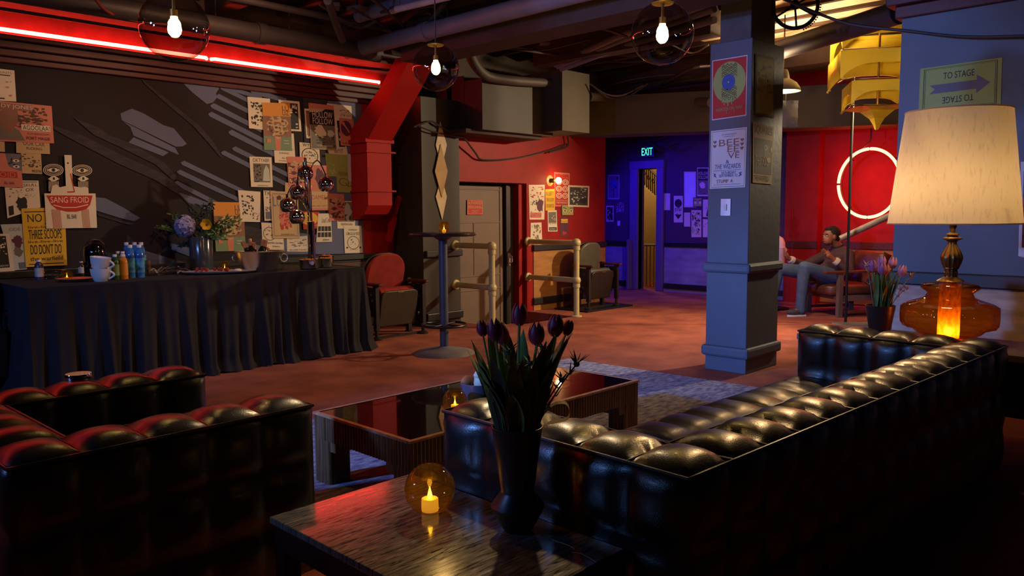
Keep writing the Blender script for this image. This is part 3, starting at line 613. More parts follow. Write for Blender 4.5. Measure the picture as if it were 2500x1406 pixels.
def theatre(name, label, loc, fab, pan, rot=0):
    t = thing(name, label, 'theatre seat', loc, rot, 'folding theatre seats'); fr = mat('cast_iron_frame', s(40,32,28), .5, metal=.3, var=.2)
    o = MB().prism([(x,.20-.12*(y/.46),.42+y) for x,y in rounded(.50,.46)],(0,-.055,0),fab).build('backrest', t, smooth=50, bevel=.02)
    MB().prism([(x*1.07,.215-.12*(y/.46),.40+y*1.06) for x,y in rounded(.50,.46)],(0,.02,0),pan).build('back_shell', t, smooth=50, bevel=.008)
    MB().prism([(-.24,-.03,.50),(.24,-.03,.50),(.24,-.13,.49),(.24,-.145,.455),(-.24,-.145,.455),(-.24,-.13,.49)],(0,0,0.0001),fab)
    m = MB(); m.prism([(-.23,.03,.42),(-.23,.02,.505),(-.23,-.03,.53),(-.23,-.10,.52),(-.23,-.11,.47),(-.23,-.03,.14),(-.23,.02,.12)],(.46,0,0),fab); m.build('seat', t, smooth=60, bevel=.02)
    m = MB(); m.prism([(x,-.10+.075*(.37-y)/.37-.03,.115+y) for x,y in rounded(.49,.385,6,.07)],(0,-.03,0),pan); m.build('seat_pan', t, smooth=50, bevel=.012)
    MB().box((-.04,-.165,.475),(.04,-.155,.487),BRASS).build('number_plate', t)
    for sx in (-1,1):
        x = sx*.31
        m = MB().box((x-.022,-.17,.10),(x+.022,-.12,.56),fr).box((x-.018,-.12,.24),(x+.018,.12,.54),fr).box((x-.022,.08,.0),(x+.022,.13,.60),fr).tube([(x,-.145,.0),(x,-.145,.12)],.02,fr,8)
        for k in range(5): m.ball((x,-.06+.05*math.sin(k*2),.28+.06*k),.028,fr,8,(1.1,1,1))
        o = m.build('side_standard', t, smooth=45)
        MB().prism([(x-.03,.12,.56),(x-.034,-.20,.56),(x-.02,-.225,.56),(x+.02,-.225,.56),(x+.034,-.20,.56),(x+.03,.12,.56)],(0,0,.03),WOODT).build('armrest', t, smooth=40, bevel=.008)
        MB().lathe([(.055,0),(.055,.012),(.03,.03),(0,.03)],fr,14,(x,-.145,0)).lathe([(.045,0),(.045,.012),(0,.02)],fr,14,(x,.105,0)).build('foot', t)
        MB().lathe([(.03,0),(.026,.025),(0,.03)],fr,12).build('pivot', t, loc=(x,-.03,.22), rot=(0,-sx*PI/2*-1,0))
    MB().bar((-.31,-.1,.012),(.31,-.1,.012),.03,.02,fr).build('floor_bar', t)
    return t
REDF = mat('red_velvet', s(150,38,28), .85, var=.15, vs=12, bump=.2, bs=150)
theatre('theatre_seat','folded theatre seat with red upholstery at the end of the buffet',(5.16,6.78,0),REDF,mat('dark_seat_pan', s(62,54,44), .45, var=.15))
theatre('theatre_seat','folded black theatre seat on a floor plate against the red wall',(8.52,6.66,.02),mat('grey_vinyl', s(92,88,76), .38, var=.1),mat('black_seat_pan', s(40,32,28), .42))
theatre('theatre_seat','dark theatre seat in shadow at the left end of the buffet',(1.30,6.75,0),mat('dark_vinyl', s(34,28,28), .5),mat('black_seat_pan', s(40,32,28), .42))
m = MB().box((8.05,6.40,0),(9.06,6.98,.02),BLKM); tag(m.build('floor_plate', smooth=0, bevel=.004, center=True),'flat dark steel plate on the carpet under the black theatre seat','plate')

# ------------------------------------------------------------------ console with tulip pot behind the sofa
t = thing('console_table', 'narrow console table carrying the amber lamp behind the sofa arm', 'table', (4.36,.72,0))
CW = mat('pale_console_laminate', s(120,104,92), .5, var=.15)
MB().box((0,0,.57),(.50,1.22,.605),CW).build('tabletop', t, smooth=0, bevel=.004)
for y in (.0,1.17): MB().box((0.02,y,0),(.48,y+.05,.57),CW).build('side_panel', t, smooth=0)
MB().box((.44,.05,.2),(.47,1.17,.57),CW).build('back_panel', t, smooth=0)

# blue stage lamp added out of view so the globes have something to mirror
t = thing('added_stage_light', 'unseen blue stage light added behind the viewer to be mirrored in the hanging globes', 'stage light', (-2.75,4.42,2.37))
MB().lathe([(.25,0),(.26,-.05),(.22,-.16),(.06,-.22),(0,-.22)],BLKM,24).build('housing', t, rot=(0,PI/2,-.15))
MB().lathe([(0,.0),(.24,0),(.24,.012),(0,.03)],emit('blue_lens',(.18,.42,1),30),24).build('lens', t, rot=(0,PI/2,-.15))
MB().tube([(-.15,.0,-2.37),(-.15,0,-.16)],.018,BLKM,8).build('stand', t)
# ------------------------------------------------------------------ posters
PC = dict(w=(236,222,196), k=(34,30,30), y=(238,190,48), o=(226,150,52), g=(122,150,118), r=(196,44,36), p=(216,130,110), n=(150,104,84), s=(110,110,124), b=(64,92,170), l=(196,196,206), d=(120,112,100), v=(98,48,70), f=(170,176,100), t=(206,176,130), c=(224,228,236), m=(84,60,40), lg=(168,186,96), gw=(200,206,200), dk=(62,56,52))
def pm(c): return mat('print_'+c, s(*PC[c]), .62, var=.04, vs=5)
_rng = random.Random(4)
class Poster:
    def __init__(s_, quad, nrm): s_.q = [Vector(p) for p in quad]; s_.n = Vector(nrm); s_.m = MB(); s_.k = 1
    def P(s_, u, v, e=0):
        a, b, c, d = s_.q; return (d.lerp(c,u)).lerp(a.lerp(b,u), v)+s_.n*e
    def poly(s_, pts, c):
        f = s_.m.face([s_.P(u,v,.0003*s_.k) for u,v in pts], pm(c)); s_.k += .12
        if f:
            f.normal_update()
            if f.normal.dot(s_.n) < 0: f.normal_flip()
    def art(s_, L):
        for a in L:
            k = a[0]; s_.k = int(s_.k)+1 if k != 's' else s_.k
            if k == 'r': _, u0, v0, u1, v1, c = a; s_.poly([(u0,v0),(u1,v0),(u1,v1),(u0,v1)], c)
            elif k == 'fr':
                _, u0, v0, u1, v1, w_, c = a
                for q in ((u0,v0,u1,v0+w_),(u0,v1-w_,u1,v1),(u0,v0,u0+w_,v1),(u1-w_,v0,u1,v1)): s_.poly([(q[0],q[1]),(q[2],q[1]),(q[2],q[3]),(q[0],q[3])], c)
            elif k == 'p': s_.poly(a[1], a[2])
            elif k == 'd': _, x, y, rx, ry, c = a; s_.poly([(x+rx*math.cos(t*PI/12), y+ry*math.sin(t*PI/12)) for t in range(24)], c)
            elif k == 'o':
                _, x, y, rx, ry, w_, c = a
                for t in range(24):
                    A = t*PI/12; B = (t+1)*PI/12
                    s_.poly([(x+rx*math.cos(A),y+ry*math.sin(A)),(x+rx*math.cos(B),y+ry*math.sin(B)),(x+rx*(1-w_)*math.cos(B),y+ry*(1-w_)*math.sin(B)),(x+rx*(1-w_)*math.cos(A),y+ry*(1-w_)*math.sin(A))], c); s_.k -= .12
            elif k == 'b':
                _, x, y, rx, ry, sd, c = a; R = random.Random(sd)
                s_.poly([(x+rx*math.cos(t*PI/10)*R.uniform(.6,1.05), y+ry*math.sin(t*PI/10)*R.uniform(.6,1.05)) for t in range(20)], c)
            elif k == 'l':
                _, pts, w_, c = a
                for (x0,y0),(x1,y1) in zip(pts,pts[1:]):
                    d = Vector((x1-x0,y1-y0)); d.normalize(); o = Vector((-d.y,d.x))*w_/2; s_.poly([(x0+o.x,y0+o.y),(x0-o.x,y0-o.y),(x1-o.x,y1-o.y),(x1+o.x,y1+o.y)], c); s_.k -= .12
            elif k == 's':
                _, u0, v0, u1, v1, n, sd, c = a; R = random.Random(sd); s_.k = int(s_.k)+1
                for _i in range(n):
                    x = R.uniform(u0,u1); y = R.uniform(v0,v1); w_ = (u1-u0)*R.uniform(.05,.16); h = (v1-v0)*R.uniform(.03,.10)
                    pts = [(min(max(x+w_*math.cos(t*PI/4)*R.uniform(.3,1.2),u0),u1), min(max(y+h*math.sin(t*PI/4)*R.uniform(.3,1.2),v0),v1)) for t in range(8)]
                    s_.poly(pts, c)
            elif k == 't':
                _, tx, u0, v0, u1, v1, c = a; V, Fc = text_geo(tx); i = s_.m.mi(pm(c))
                vv = [s_.m.bm.verts.new(s_.P(u0+(u1-u0)*x, v0+(v1-v0)*y, .0003*s_.k)) for x,y in V]
                for f in Fc:
                    try: q = s_.m.bm.faces.new([vv[j] for j in f]); q.material_index = i
                    except ValueError: pass
def paper(corners, plane, col, art, label, off=.003, cat='poster', group=None, name='poster', outline=None, frame=None):
    kind, val = plane; f = {'y': ony, 'x': onx}[kind]; nrm = (0,-1,0) if kind == 'y' else (-1,0,0)
    q = [f(x,y,val-off) for x,y in corners]; P = Poster(q, nrm)
    pts = outline or [(0,1),(0,.5),(0,0),(.5,0),(1,0),(1,.5),(1,1),(.5,1)]
    P.m.prism([P.P(u,v,-.0016) for u,v in pts], Vector(nrm)*.0016, pm(col)); P.k = 1; P.art(art)
    bmesh.ops.recalc_face_normals(P.m.bm, faces=[g for g in P.m.bm.faces if len(g.verts) == len(pts) or len(g.verts) == 4 and False])
    o = P.m.build(name, smooth=0, center=True, weld=False); return tag(o, label, cat, group)
LW = ('y', YL-.008); RW = ('y', YR); G1, G2, G3 = 'posters at the left of the mural', 'posters at the right of the mural', 'posters on the red wall'
def ink(sd, c='k', n=16): return [('s',.12,.14,.88,.8,n,sd,c)]
R_ = lambda x0,y0,x1,y1: [(x0,y0),(x1,y0),(x1,y1),(x0,y1)]
# left cluster
paper([(-60,161),(35,172),(40,248),(-56,243)],LW,'w',[('r',.1,.80,.88,.83,'k'),('t','BLUNTS',.5,.86,.92,.93,'d'),('s',.4,.15,.9,.7,14,1,'p'),('r',.1,.06,.7,.1,'k')],'pale poster with a red drawing, topmost at the left edge',.003,group=G1)
paper([(-66,240),(126,259),(132,350),(-62,342)],LW,'t',[('r',0,0,1,1,'p'),('s',.5,.36,.93,.92,60,3,'m'),('p',[(0,.04),(.62,.04),(.55,.3),(.3,.55),(0,.6)],'d'),('b',.42,.62,.14,.4,5,'n'),('r',.30,.80,.74,.96,'n'),('t','DY JONES',.34,.82,.74,.94,'w'),('r',.58,.3,.96,.46,'w'),('t','AGOOLAA!',.6,.32,.95,.44,'k'),('t','FOR BEDROOM',.66,.2,.94,.25,'n'),('t','PORT MAGIE',.64,.07,.95,.15,'k')],'wide brown and pink checkered poster reading DY JONES and AGOOLAA',.009,group=G1)
paper([(39,340),(121,349),(122,376),(40,373)],LW,'t',[('t','OUR CAR',.2,.62,.85,.95,'m'),('t','FUCKING',.3,.28,.76,.5,'k')],'cream strip reading OUR CAR below the checkered poster',.006,group=G1)
paper([(-50,338),(11,343),(12,371),(-50,367)],LW,'t',[('s',.1,.1,.9,.9,8,8,'m')],'small cream scrap at the left edge below the checkered poster',.003,group=G1)
paper([(50,372),(100,375),(103,425),(54,423)],LW,'t',[('s',.05,.3,.95,.95,26,9,'m'),('t','MOON',.5,.06,.95,.2,'k')],'yellowed doodle poster beside the small red lips cutout',.003,group=G1)
paper([(-40,372),(52,376),(54,421),(-40,417)],LW,'s',[('s',.5,.1,.98,.9,10,11,'k'),('d',.85,.62,.09,.08,'w'),('d',.85,.62,.03,.05,'k'),('d',.85,.3,.09,.08,'w'),('d',.85,.3,.03,.05,'k')],'grey photo poster with eyes behind the small red lips cutout',.003,group=G1)
paper([(-60,371),(48,376),(57,458),(-60,453)],LW,'p',[('r',.02,.28,.9,.46,'r'),('t','FROID',.3,.3,.86,.44,'p'),('t','BIL BAR',.6,.08,.82,.16,'m')],'smaller faded copy of the red lips cutout at the left edge',.010,group=G1,outline=[(0,0),(1,0),(1,.5),(.9,.52),(.72,.62),(.66,1),(.55,1),(.5,.62),(.2,.55),(0,.5)])
paper([(10,440),(94,441),(99,506),(18,533)],LW,'w',[('r',.02,.94,.96,.96,'k'),('t','SKULL',.55,.80,.95,.9,'k'),('t','OX',.6,.64,.84,.75,'k'),('s',.55,.42,.9,.58,8,14,'m'),('s',.1,.5,.5,.9,14,15,'d'),('b',.46,.3,.2,.26,16,'k'),('d',.45,.55,.07,.09,'w'),('r',.06,.05,.2,.3,'k')],'white poster of a dark shirted figure reading SKULL OX',.003,group=G1)
paper([(52,509),(158,506),(164,647),(63,652)],LW,'y',[('r',.06,.93,.95,.945,'k'),('r',.08,.035,.92,.05,'k'),('t','NO JEFF',.12,.72,.9,.90,'k'),('t','live-live-live',.12,.655,.94,.70,'m'),('t','THREE SCOOPS',.12,.47,.9,.63,'k'),('t','live-live-live',.1,.405,.92,.45,'m'),('t',"DO DON'T DO",.14,.21,.88,.38,'k'),('t','the warfield',.12,.10,.9,.17,'m')],'yellow poster with tall black letters behind the cutout face',.010,group=G1)
E_ = [('o',x,y,.125,.055,.10,'w') for x,y in ((.20,.80),(.76,.79))]+[('o',x,y,.10,.042,.12,'w') for x,y in ((.20,.80),(.76,.79))]
fq = [(103,377),(229,380),(237,556),(113,558)]
fo = [(0,0),(1,0),(1,.478),(.86,.478),(.86,.55),(.80,.57),(.72,.56),(.66,.565),(.55,.58),(.56,1),(.42,1),(.42,.58),(.30,.56),(.24,.60),(.16,.58),(.12,.478),(0,.478)]
paper(fq,LW,'w',[('p',[(.03,.45),(.94,.45),(.88,.32),(.8,.26),(.6,.225),(.42,.225),(.22,.26),(.12,.32)],'r'),('t','SANG FROID',.11,.35,.86,.43,'w'),('l',[(.16,.32),(.35,.285),(.6,.285),(.84,.325)],.012,'w'),('l',[(.52,.75),(.58,.50),(.44,.495)],.018,'r'),('d',.48,.89,.016,.012,'k'),('t','BIL BAR',.41,.13,.6,.19,'k')]+[('l',[(x,.005),(x-.02,.26)],.006,'r') for x in (.14,.16,.18,.2,.22,.24,.26,.28,.30)]+[('l',[(x,.005),(x-.02,.26)],.006,'r') for x in (.72,.74,.76,.78,.8,.82,.84,.86)],'white cutout face with big red lips reading SANG FROID',.020,group=G1,outline=fo)
def eye(px, py, label, w_, h_, rings):
    q = R_(px-w_,py-h_,px+w_,py+h_)
    if rings: art = [('d',.5,.5,.48,.48,'k')]+[('o',.5,.5,.5-.09*k,.5-.09*k,.07,'w') for k in range(3)]+[('p',[(.2,.5),(.35,.64),(.5,.69),(.65,.64),(.8,.5),(.65,.34),(.5,.3),(.35,.34)],'w'),('d',.5,.5,.09,.15,'k')]; ol = [(.5+.5*math.cos(a*PI/10),.5+.5*math.sin(a*PI/10)) for a in range(20)]
    else: art = [('r',.05,0,.92,.62,'k')]+[('r',.08+.1*k,0,.12+.1*k,.64,'w') for k in range(9)]+[('p',[(.0,.8),(.3,.95),(.6,.98),(1,.8),(.6,.64),(.3,.64)],'w'),('d',.5,.82,.10,.09,'k')]; ol = [(.05,0),(.92,0),(.95,.75),(1,.8),(.6,1),(.3,.97),(0,.8),(.03,.72)]
    paper(q,LW,'k',art,label,.012,cat='cutout',group='cutout eyes around the paper face',outline=ol,name='paper_eye')
eye(130,415,'ringed cutout paper eye left of the long nose',25,15,1); eye(200,416,'ringed cutout paper eye right of the long nose',25,14,1)
eye(131,448,'striped cutout paper eye below the left ringed eye',14,19,0); eye(203,448,'striped cutout paper eye below the right ringed eye',14,19,0)
paper([(1,548),(60,546),(66,657),(36,660)],LW,'gw',[('b',.6,.62,.3,.18,21,'v'),('b',.55,.4,.3,.12,22,'d'),('t','ODE',.3,.85,.8,.92,'d'),('r',.4,.02,.98,.16,'s')],'pale poster with a purple oval tucked behind the yellow poster',.004,group=G1)
paper([(-40,572),(23,570),(36,661),(-32,666)],LW,'w',[('r',.04,.1,.84,.94,'k'),('s',.2,.45,.8,.9,20,23,'w'),('t','THE SHADOW',.2,.13,.8,.18,'w')],'white bordered black photo poster at the lower left edge',.009,group=G1)
# right cluster
A = lambda c, a, l, off, **k: paper(c,LW,{'_':'w'}.get(a[0],a[0]),a[1],l,off,group=G2,**k)
A([(604,236),(659,241),(663,319),(608,313)],('w',[('s',.12,.12,.9,.86,40,31,'k'),('s',.3,.2,.8,.7,10,32,'w')]),'black ink collage poster, upper left of the right hand group',.003)
A([(680,243),(731,248),(736,321),(684,318)],('w',[('r',.1,.06,.9,.92,'k'),('s',.15,.1,.85,.9,18,33,'w'),('t','IS',.62,.74,.84,.88,'w')]),'white and black poster right of the upper mustard poster',.003)
A([(666,322),(717,326),(722,400),(671,397)],('w',[('t','Sparkle Garden',.1,.42,.9,.52,'k'),('t','EVENING',.25,.3,.7,.36,'k'),('t','ALL AGES',.35,.14,.75,.2,'k'),('t','music hall',.2,.06,.8,.1,'k')]),'cream text poster peeking out below the upper mustard poster',.003)
lu = [('r',0,.72,1,1,'o'),('r',0,0,1,.3,'g'),('r',.0,.3,1,.72,'n'),('t','LU',.70,.84,.94,.94,'m'),('t','UZ',.70,.74,.94,.84,'m'),('p',[(.42,0),(.58,0),(.62,.3),(.38,.3)],'p'),('b',.5,.5,.42,.26,36,'t'),('s',.15,.28,.85,.72,46,37,'n'),('s',.2,.3,.8,.7,14,38,'m'),('r',.1,.16,.24,.24,'p'),('r',.7,.14,.9,.155,'gw'),('r',.7,.2,.88,.215,'gw')]
A([(640,250),(708,252),(713,368),(645,366)],('n',lu),'mustard and green bouquet poster reading LUUZ, upper one by the mural stripes',.009)
A([(743,265),(790,268),(795,341),(748,337)],('w',[('r',.06,.1,.5,.94,'n'),('t','HO',.1,.85,.4,.93,'k'),('t','NO',.1,.05,.7,.11,'k')]),'narrow cream poster showing left of HOLLOW FOLLOW',.003)
A([(798,252),(858,259),(861,314),(802,308)],('w',[('s',.5,.45,.95,.8,16,41,'d'),('s',.55,.6,.8,.8,5,42,'s')]),'grey sketch poster upper right of HOLLOW FOLLOW',.003)
A([(815,292),(838,294),(844,362),(822,362)],('w',[('r',.3,.05,.95,.98,'k'),('s',.3,.1,.95,.95,14,43,'w')]),'strip of black photos between HOLLOW FOLLOW and the round picture poster',.006)
A([(800,362),(846,357),(849,378),(804,378)],('w',[('t','ARTIST',.3,.2,.78,.7,'k')]),'cream strip below HOLLOW FOLLOW',.003)
A([(753,251),(814,258),(822,366),(760,364)],('t',[('p',[(0,.80),(0,.54),(1,.54),(1,.90),(.7,.92),(.5,.84)],'k'),('r',.02,.02,.98,.54,'d'),('b',.4,.40,.28,.16,45,'w'),('b',.8,.36,.16,.1,46,'gw'),('s',.2,.06,.95,.3,18,47,'dk'),('t','HOLLOW',.12,.70,.92,.84,'w'),('t','FOLLOW',.12,.56,.92,.69,'w'),('t','THIS WITH THE QUARTER',.2,.06,.85,.10,'w'),('r',0,.9,1,1,'p')]),'grey and black poster reading HOLLOW FOLLOW',.012)
A([(828,287),(863,292),(868,358),(832,355)],('p',[('d',.45,.64,.38,.28,'v'),('l',[(.3,.78),(.65,.5)],.07,'p'),('d',.27,.8,.1,.06,'p'),('t','the Thread',.1,.26,.8,.33,'o'),('t','SUMMER CONCERT',.1,.08,.9,.12,'m')]),'small pink poster with a dark round picture',.015)
A([(731,347),(779,352),(782,404),(733,400)],('w',[('o',.5,.42,.42,.36,.1,'k'),('s',.2,.15,.8,.7,18,51,'d'),('s',.2,.3,.8,.6,8,52,'k'),('t','WYE',.15,.82,.6,.97,'k')]),'cream poster with a black domed vignette below HOLLOW FOLLOW',.003)
A([(609,382),(663,384),(666,457),(613,456)],('w',[('t','OKTYABR',.14,.83,.9,.95,'k'),('r',.14,.16,.9,.78,'d'),('s',.16,.16,.5,.76,34,53,'k'),('p',[(.55,.2),(.88,.2),(.85,.6),(.72,.74),(.6,.55)],'gw'),('t','MONTHLY PLAY',.3,.03,.8,.07,'k')]),'cream poster reading OKTYABR over a dark street drawing',.003)
pk = [('s',.04,.1,.96,.8,60,55,'v'),('s',.04,.1,.96,.9,30,56,'t')]
A([(700,382),(745,383),(750,455),(705,455)],('p',pk),'salmon patterned poster left of the top chrome ball',.006)
A([(794,374),(850,379),(853,432),(799,430)],('lg',[('s',.2,.5,.7,.95,8,57,'p'),('s',.1,.1,.5,.8,8,58,'gw')]),'green fish poster right of the arc lamp',.006)
A([(820,401),(850,403),(868,471),(823,469)],('f',[('t','PURE SWAMP',.15,.6,.8,.74,'m'),('o',.45,.38,.3,.14,.12,'m'),('s',.4,.15,.9,.35,10,59,'k')]),'yellow green poster with a ring drawing below the green fish poster',.009)
A([(848,375),(883,379),(884,444),(851,442)],('l',[('s',.2,.55,.9,.95,14,61,'s'),('b',.5,.4,.26,.3,62,'d'),('s',.25,.15,.75,.65,20,63,'v')]),'pale blue grey illustration poster at the right edge of the group',.012)
A([(745,402),(800,404),(806,513),(753,514)],('p',[('b',.6,.75,.26,.2,64,'v'),('r',.1,.05,.95,.42,'t'),('t','DAMES',.2,.24,.82,.34,'r'),('t','ENTENDRE',.2,.15,.85,.22,'o'),('t','FEBRUARY 20TH',.1,.08,.9,.12,'r')]),'orange poster reading DAMES behind the arc lamp',.009)
A([(520,493),(594,494),(600,612),(527,614)],('n',lu),'mustard and green bouquet poster, lower one behind the flower vase',.006)
A([(581,464),(636,468),(635,542),(588,541)],('w',[('s',.12,.2,.7,.85,36,66,'k'),('s',.6,.05,.95,.3,14,67,'k')]),'black ink figure poster below OKTYABR',.009)
A([(643,465),(672,466),(676,538),(646,539)],('w',[('t','TKIE',.05,.85,.9,.97,'k'),('s',.1,.2,.9,.8,14,68,'d'),('r',.1,.05,.95,.3,'s')]),'narrow cream poster left of the lamplit poster',.003)
A([(696,446),(745,446),(745,470),(696,470)],('t',[('s',.1,.1,.9,.9,6,69,'n')]),'cream scrap above the lamplit poster',.003)
A([(638,543),(690,546),(694,612),(642,610)],('w',[('o',.35,.6,.3,.25,.12,'d'),('s',.1,.5,.6,.9,10,71,'n'),('t','Sparkle Garden',.2,.22,.95,.32,'k'),('t','EVENING',.45,.12,.8,.17,'k')]),'cream poster behind the champagne bucket',.004)
A([(700,580),(752,575),(754,614),(701,614)],('w',[('s',.1,.3,.9,.85,22,72,'d'),('t','HO LUMA THE SKY',.1,.06,.9,.16,'k')]),'cream sketch poster below the lamplit poster',.004)
A([(660,466),(727,469),(732,582),(666,582)],('t',[('fr',.06,.05,.94,.95,.012,'s'),('t','LUUZ',.08,.68,.75,.88,'s'),('b',.5,.46,.25,.30,73,'p'),('s',.28,.18,.72,.62,46,74,'r'),('b',.3,.86,.1,.06,75,'v'),('t','SUMMER 2014',.3,.07,.8,.1,'m')]),'lamplit cream poster with a red bouquet left of the lamp post',.012)
A([(737,516),(779,517),(782,557),(741,560)],('r',[('d',.4,.6,.5,.38,'y'),('t','WEIRDOS',.3,.14,.9,.24,'y')]),'small red and yellow poster behind the lamp post',.006)
A([(777,521),(808,521),(811,590),(772,591)],('w',[('t','Loud Crew',.3,.68,.95,.85,'k')]+[('r',.06+.23*i,.17+.21*j,.25+.23*i,.34+.21*j,'k') for i in range(4) for j in range(2)]+[('t','alive',.4,.05,.8,.11,'k')]),'white poster with a grid of black photos right of the lamp post',.009)
A([(803,472),(840,474),(842,539),(804,539)],('p',pk),'salmon patterned poster below the ball shade at the right',.012)
A([(821,490),(866,491),(867,558),(824,558)],('w',[('r',.05,.25,.95,.96,'d'),('b',.6,.6,.26,.34,77,'gw'),('s',.3,.3,.8,.9,8,78,'dk'),('t','GIDEON LUKA',.2,.12,.85,.2,'k')]),'grey photo poster right of the second salmon poster',.006)
A([(839,551),(882,551),(886,617),(842,618)],('w',[('o',.5,.38,.34,.24,.08,'k'),('s',.3,.22,.7,.52,8,79,'k'),('t','CIRCLE & TEST',.12,.66,.88,.76,'k'),('t','THURSDAY',.25,.82,.75,.88,'k'),('d',.14,.2,.05,.035,'k'),('d',.86,.2,.05,.035,'k'),('t','JANUARY 21ST',.28,.1,.72,.14,'k')]),'white poster with a circle drawing, lowest at the right of the group',.010)
# red wall
B = lambda c, b, a, l, off, **k: paper(c,RW,b,a,l,off,group=G3,**k)
B([(1291,451),(1330,451),(1329,536),(1293,536)],'w',[('s',.08,.62,.92,.94,26,81,'r'),('b',.7,.42,.28,.22,82,'v'),('s',.1,.2,.5,.6,14,83,'k'),('r',.06,.06,.78,.2,'r'),('t','MARTIN LUTHER',.1,.14,.74,.18,'w'),('t','THE WARFIELD',.1,.08,.74,.12,'w')],'white and red poster of dark figures left of the sconce',.003)
B([(1331,462),(1354,461),(1355,514),(1332,514)],'y',[('t','IN LIBERTY',.1,.7,.9,.88,'m'),('t','THIS SCOOP',.1,.42,.9,.58,'m'),('t','DO DONT DO',.1,.14,.9,.3,'m')],'narrow yellow poster under the sconce',.004)
B([(1353,420),(1391,423),(1388,504),(1355,504)],'p',[('r',.05,.04,.95,.96,'r'),('s',.2,.84,.9,.96,10,86,'o')]+[('o',x,y,.2,.085,w_,'w') for x in (.3,.72) for y in (.32,.52,.72) for w_ in (.22,)]+[('o',x,y,.11,.045,.35,'w') for x in (.3,.72) for y in (.32,.52,.72)]+[('t','ACID ONLINE',.1,.15,.9,.2,'t'),('t','THE WARFIELD',.1,.09,.9,.13,'w')],'orange red poster of concentric rings beside the sconce bulb',.006)
B([(1387,452),(1439,454),(1438,506),(1387,504)],'w',[('r',.07,.08,.93,.92,'dk'),('s',.1,.1,.5,.9,14,88,'gw'),('s',.4,.35,.9,.9,14,89,'gw'),('b',.7,.3,.2,.16,90,'k')],'wide black and white poster, rightmost on the red wall',.009)
B([(1370,498),(1401,499),(1401,527),(1371,527)],'dk',[('r',.06,.08,.95,.92,'f'),('p',[(.6,.08),(.95,.08),(.95,.5)],'o'),('d',.28,.44,.12,.13,'w'),('d',.78,.44,.12,.13,'w'),('d',.28,.44,.05,.1,'k'),('d',.78,.44,.05,.1,'k'),('l',[(.12,.72),(.3,.66),(.4,.6)],.05,'k'),('l',[(.66,.62),(.8,.7),(.92,.66)],.05,'k')],'small green card with two eyes below the wide black and white poster',.006)
B([(1337,514),(1359,513),(1361,565),(1338,565)],'w',[('r',.08,.42,.92,.92,'d'),('s',.4,.5,.9,.9,8,92,'w'),('t','DJ AXX',.1,.33,.92,.43,'k'),('r',.1,.05,.92,.2,'k'),('t','KING',.2,.08,.8,.16,'w')],'narrow grey poster reading DJ under the yellow one',.003)
B([(1368,531),(1388,531),(1387,577),(1367,577)],'v',[('r',.1,.72,.92,.92,'y'),('r',.1,.80,.92,.82,'k'),('s',.1,.1,.9,.6,14,94,'dk'),('b',.5,.18,.3,.12,95,'r')],'dark narrow poster with a yellow band below the eyes card',.003)
B([(1296,544),(1322,543),(1324,598),(1295,596)],'w',[('s',.1,.1,.9,.92,40,96,'d')],'curled grey sketch sheet above the pipe railing',.004)
paper(R_(1140.5,488,1179,524),('y',YR+.19),'r',[('fr',.03,.03,.97,.97,.02,'t'),('t','AUTHORIZED',.07,.70,.93,.9,'t'),('t','PERSONNEL',.07,.42,.93,.62,'t'),('t','ONLY',.3,.12,.7,.32,'t')],'red sign reading AUTHORIZED PERSONNEL ONLY on the grey door',.004,cat='sign',name='door_sign')
# violet corner
XW = ('x', XB); Gv = 'posters in the violet light'
V_ = lambda c, b, a, l, off=.004: paper(c,XW,b,a,l,off,group=Gv)
V_(R_(1484,427,1512,486),'gw',[('r',.04,.03,.96,.97,'s'),('b',.5,.6,.4,.22,101,'b'),('s',.2,.35,.8,.8,14,102,'k'),('l',[(.5,.1),(.5,.4)],.06,'k'),('r',.75,.8,.92,.92,'k')],'violet lit bouquet poster left of the exit door')
V_(R_(1480,502,1498,541),'w',[('r',.1,.08,.9,.92,'k'),('s',.15,.1,.85,.9,10,103,'w')],'small framed poster below the bouquet poster left of the exit')
V_(R_(1618,472,1636,513),'w',[('s',.1,.7,.9,.9,4,105,'l')],'small plain sheet nearest the exit door')
V_(R_(1645,478,1667,543),'w',[('d',.5,.72,.4,.16,'k'),('s',.1,.25,.9,.65,16,106,'s'),('p',[(.1,.3),(.9,.3),(.5,.12)],'k'),('t','BOOM BUST',.12,.42,.9,.55,'k')],'tall poster with a black dome reading BOOM')
V_(R_(1670,419,1699,506),'w',[('fr',.04,.02,.96,.98,.03,'l'),('r',.07,.03,.93,.97,'c')],'largest plain bright sheet in the violet light')
V_(R_(1702,409,1730,479),'w',[('r',.05,.55,.95,.97,'k'),('t','HOLLOW',.12,.74,.95,.86,'w'),('t','FOLLOW',.12,.6,.95,.72,'w'),('r',.05,.05,.95,.55,'d'),('b',.45,.38,.3,.14,107,'w'),('s',.1,.08,.9,.3,8,108,'k')],'violet lit copy of the HOLLOW FOLLOW poster by the column')
V_(R_(1692,482,1714,505),'dk',[('r',.06,.08,.95,.92,'f'),('d',.28,.44,.12,.13,'w'),('d',.78,.44,.12,.13,'w'),('l',[(.12,.75),(.4,.6)],.06,'k'),('l',[(.6,.6),(.92,.75)],.06,'k')],'small violet lit eyes card by the column',.008)
V_(R_(1670,516,1685,556),'w',[('r',0,.93,1,1,'dk'),('r',0,0,1,.07,'dk'),('s',.1,.15,.9,.5,5,109,'l')],'small dark edged sheet below the largest plain one')
V_(R_(1688,513,1712,579),'w',[('s',.08,.1,.92,.95,40,110,'f'),('s',.08,.1,.92,.95,20,111,'k')],'busy patterned poster low beside the column')
V_(R_(1716,487,1732,530),'w',[('p',[(.5,.05),(1,.05),(1,.95)],'k'),('s',.2,.1,.9,.7,6,112,'s')],'violet lit poster half hidden by the column, upper one')
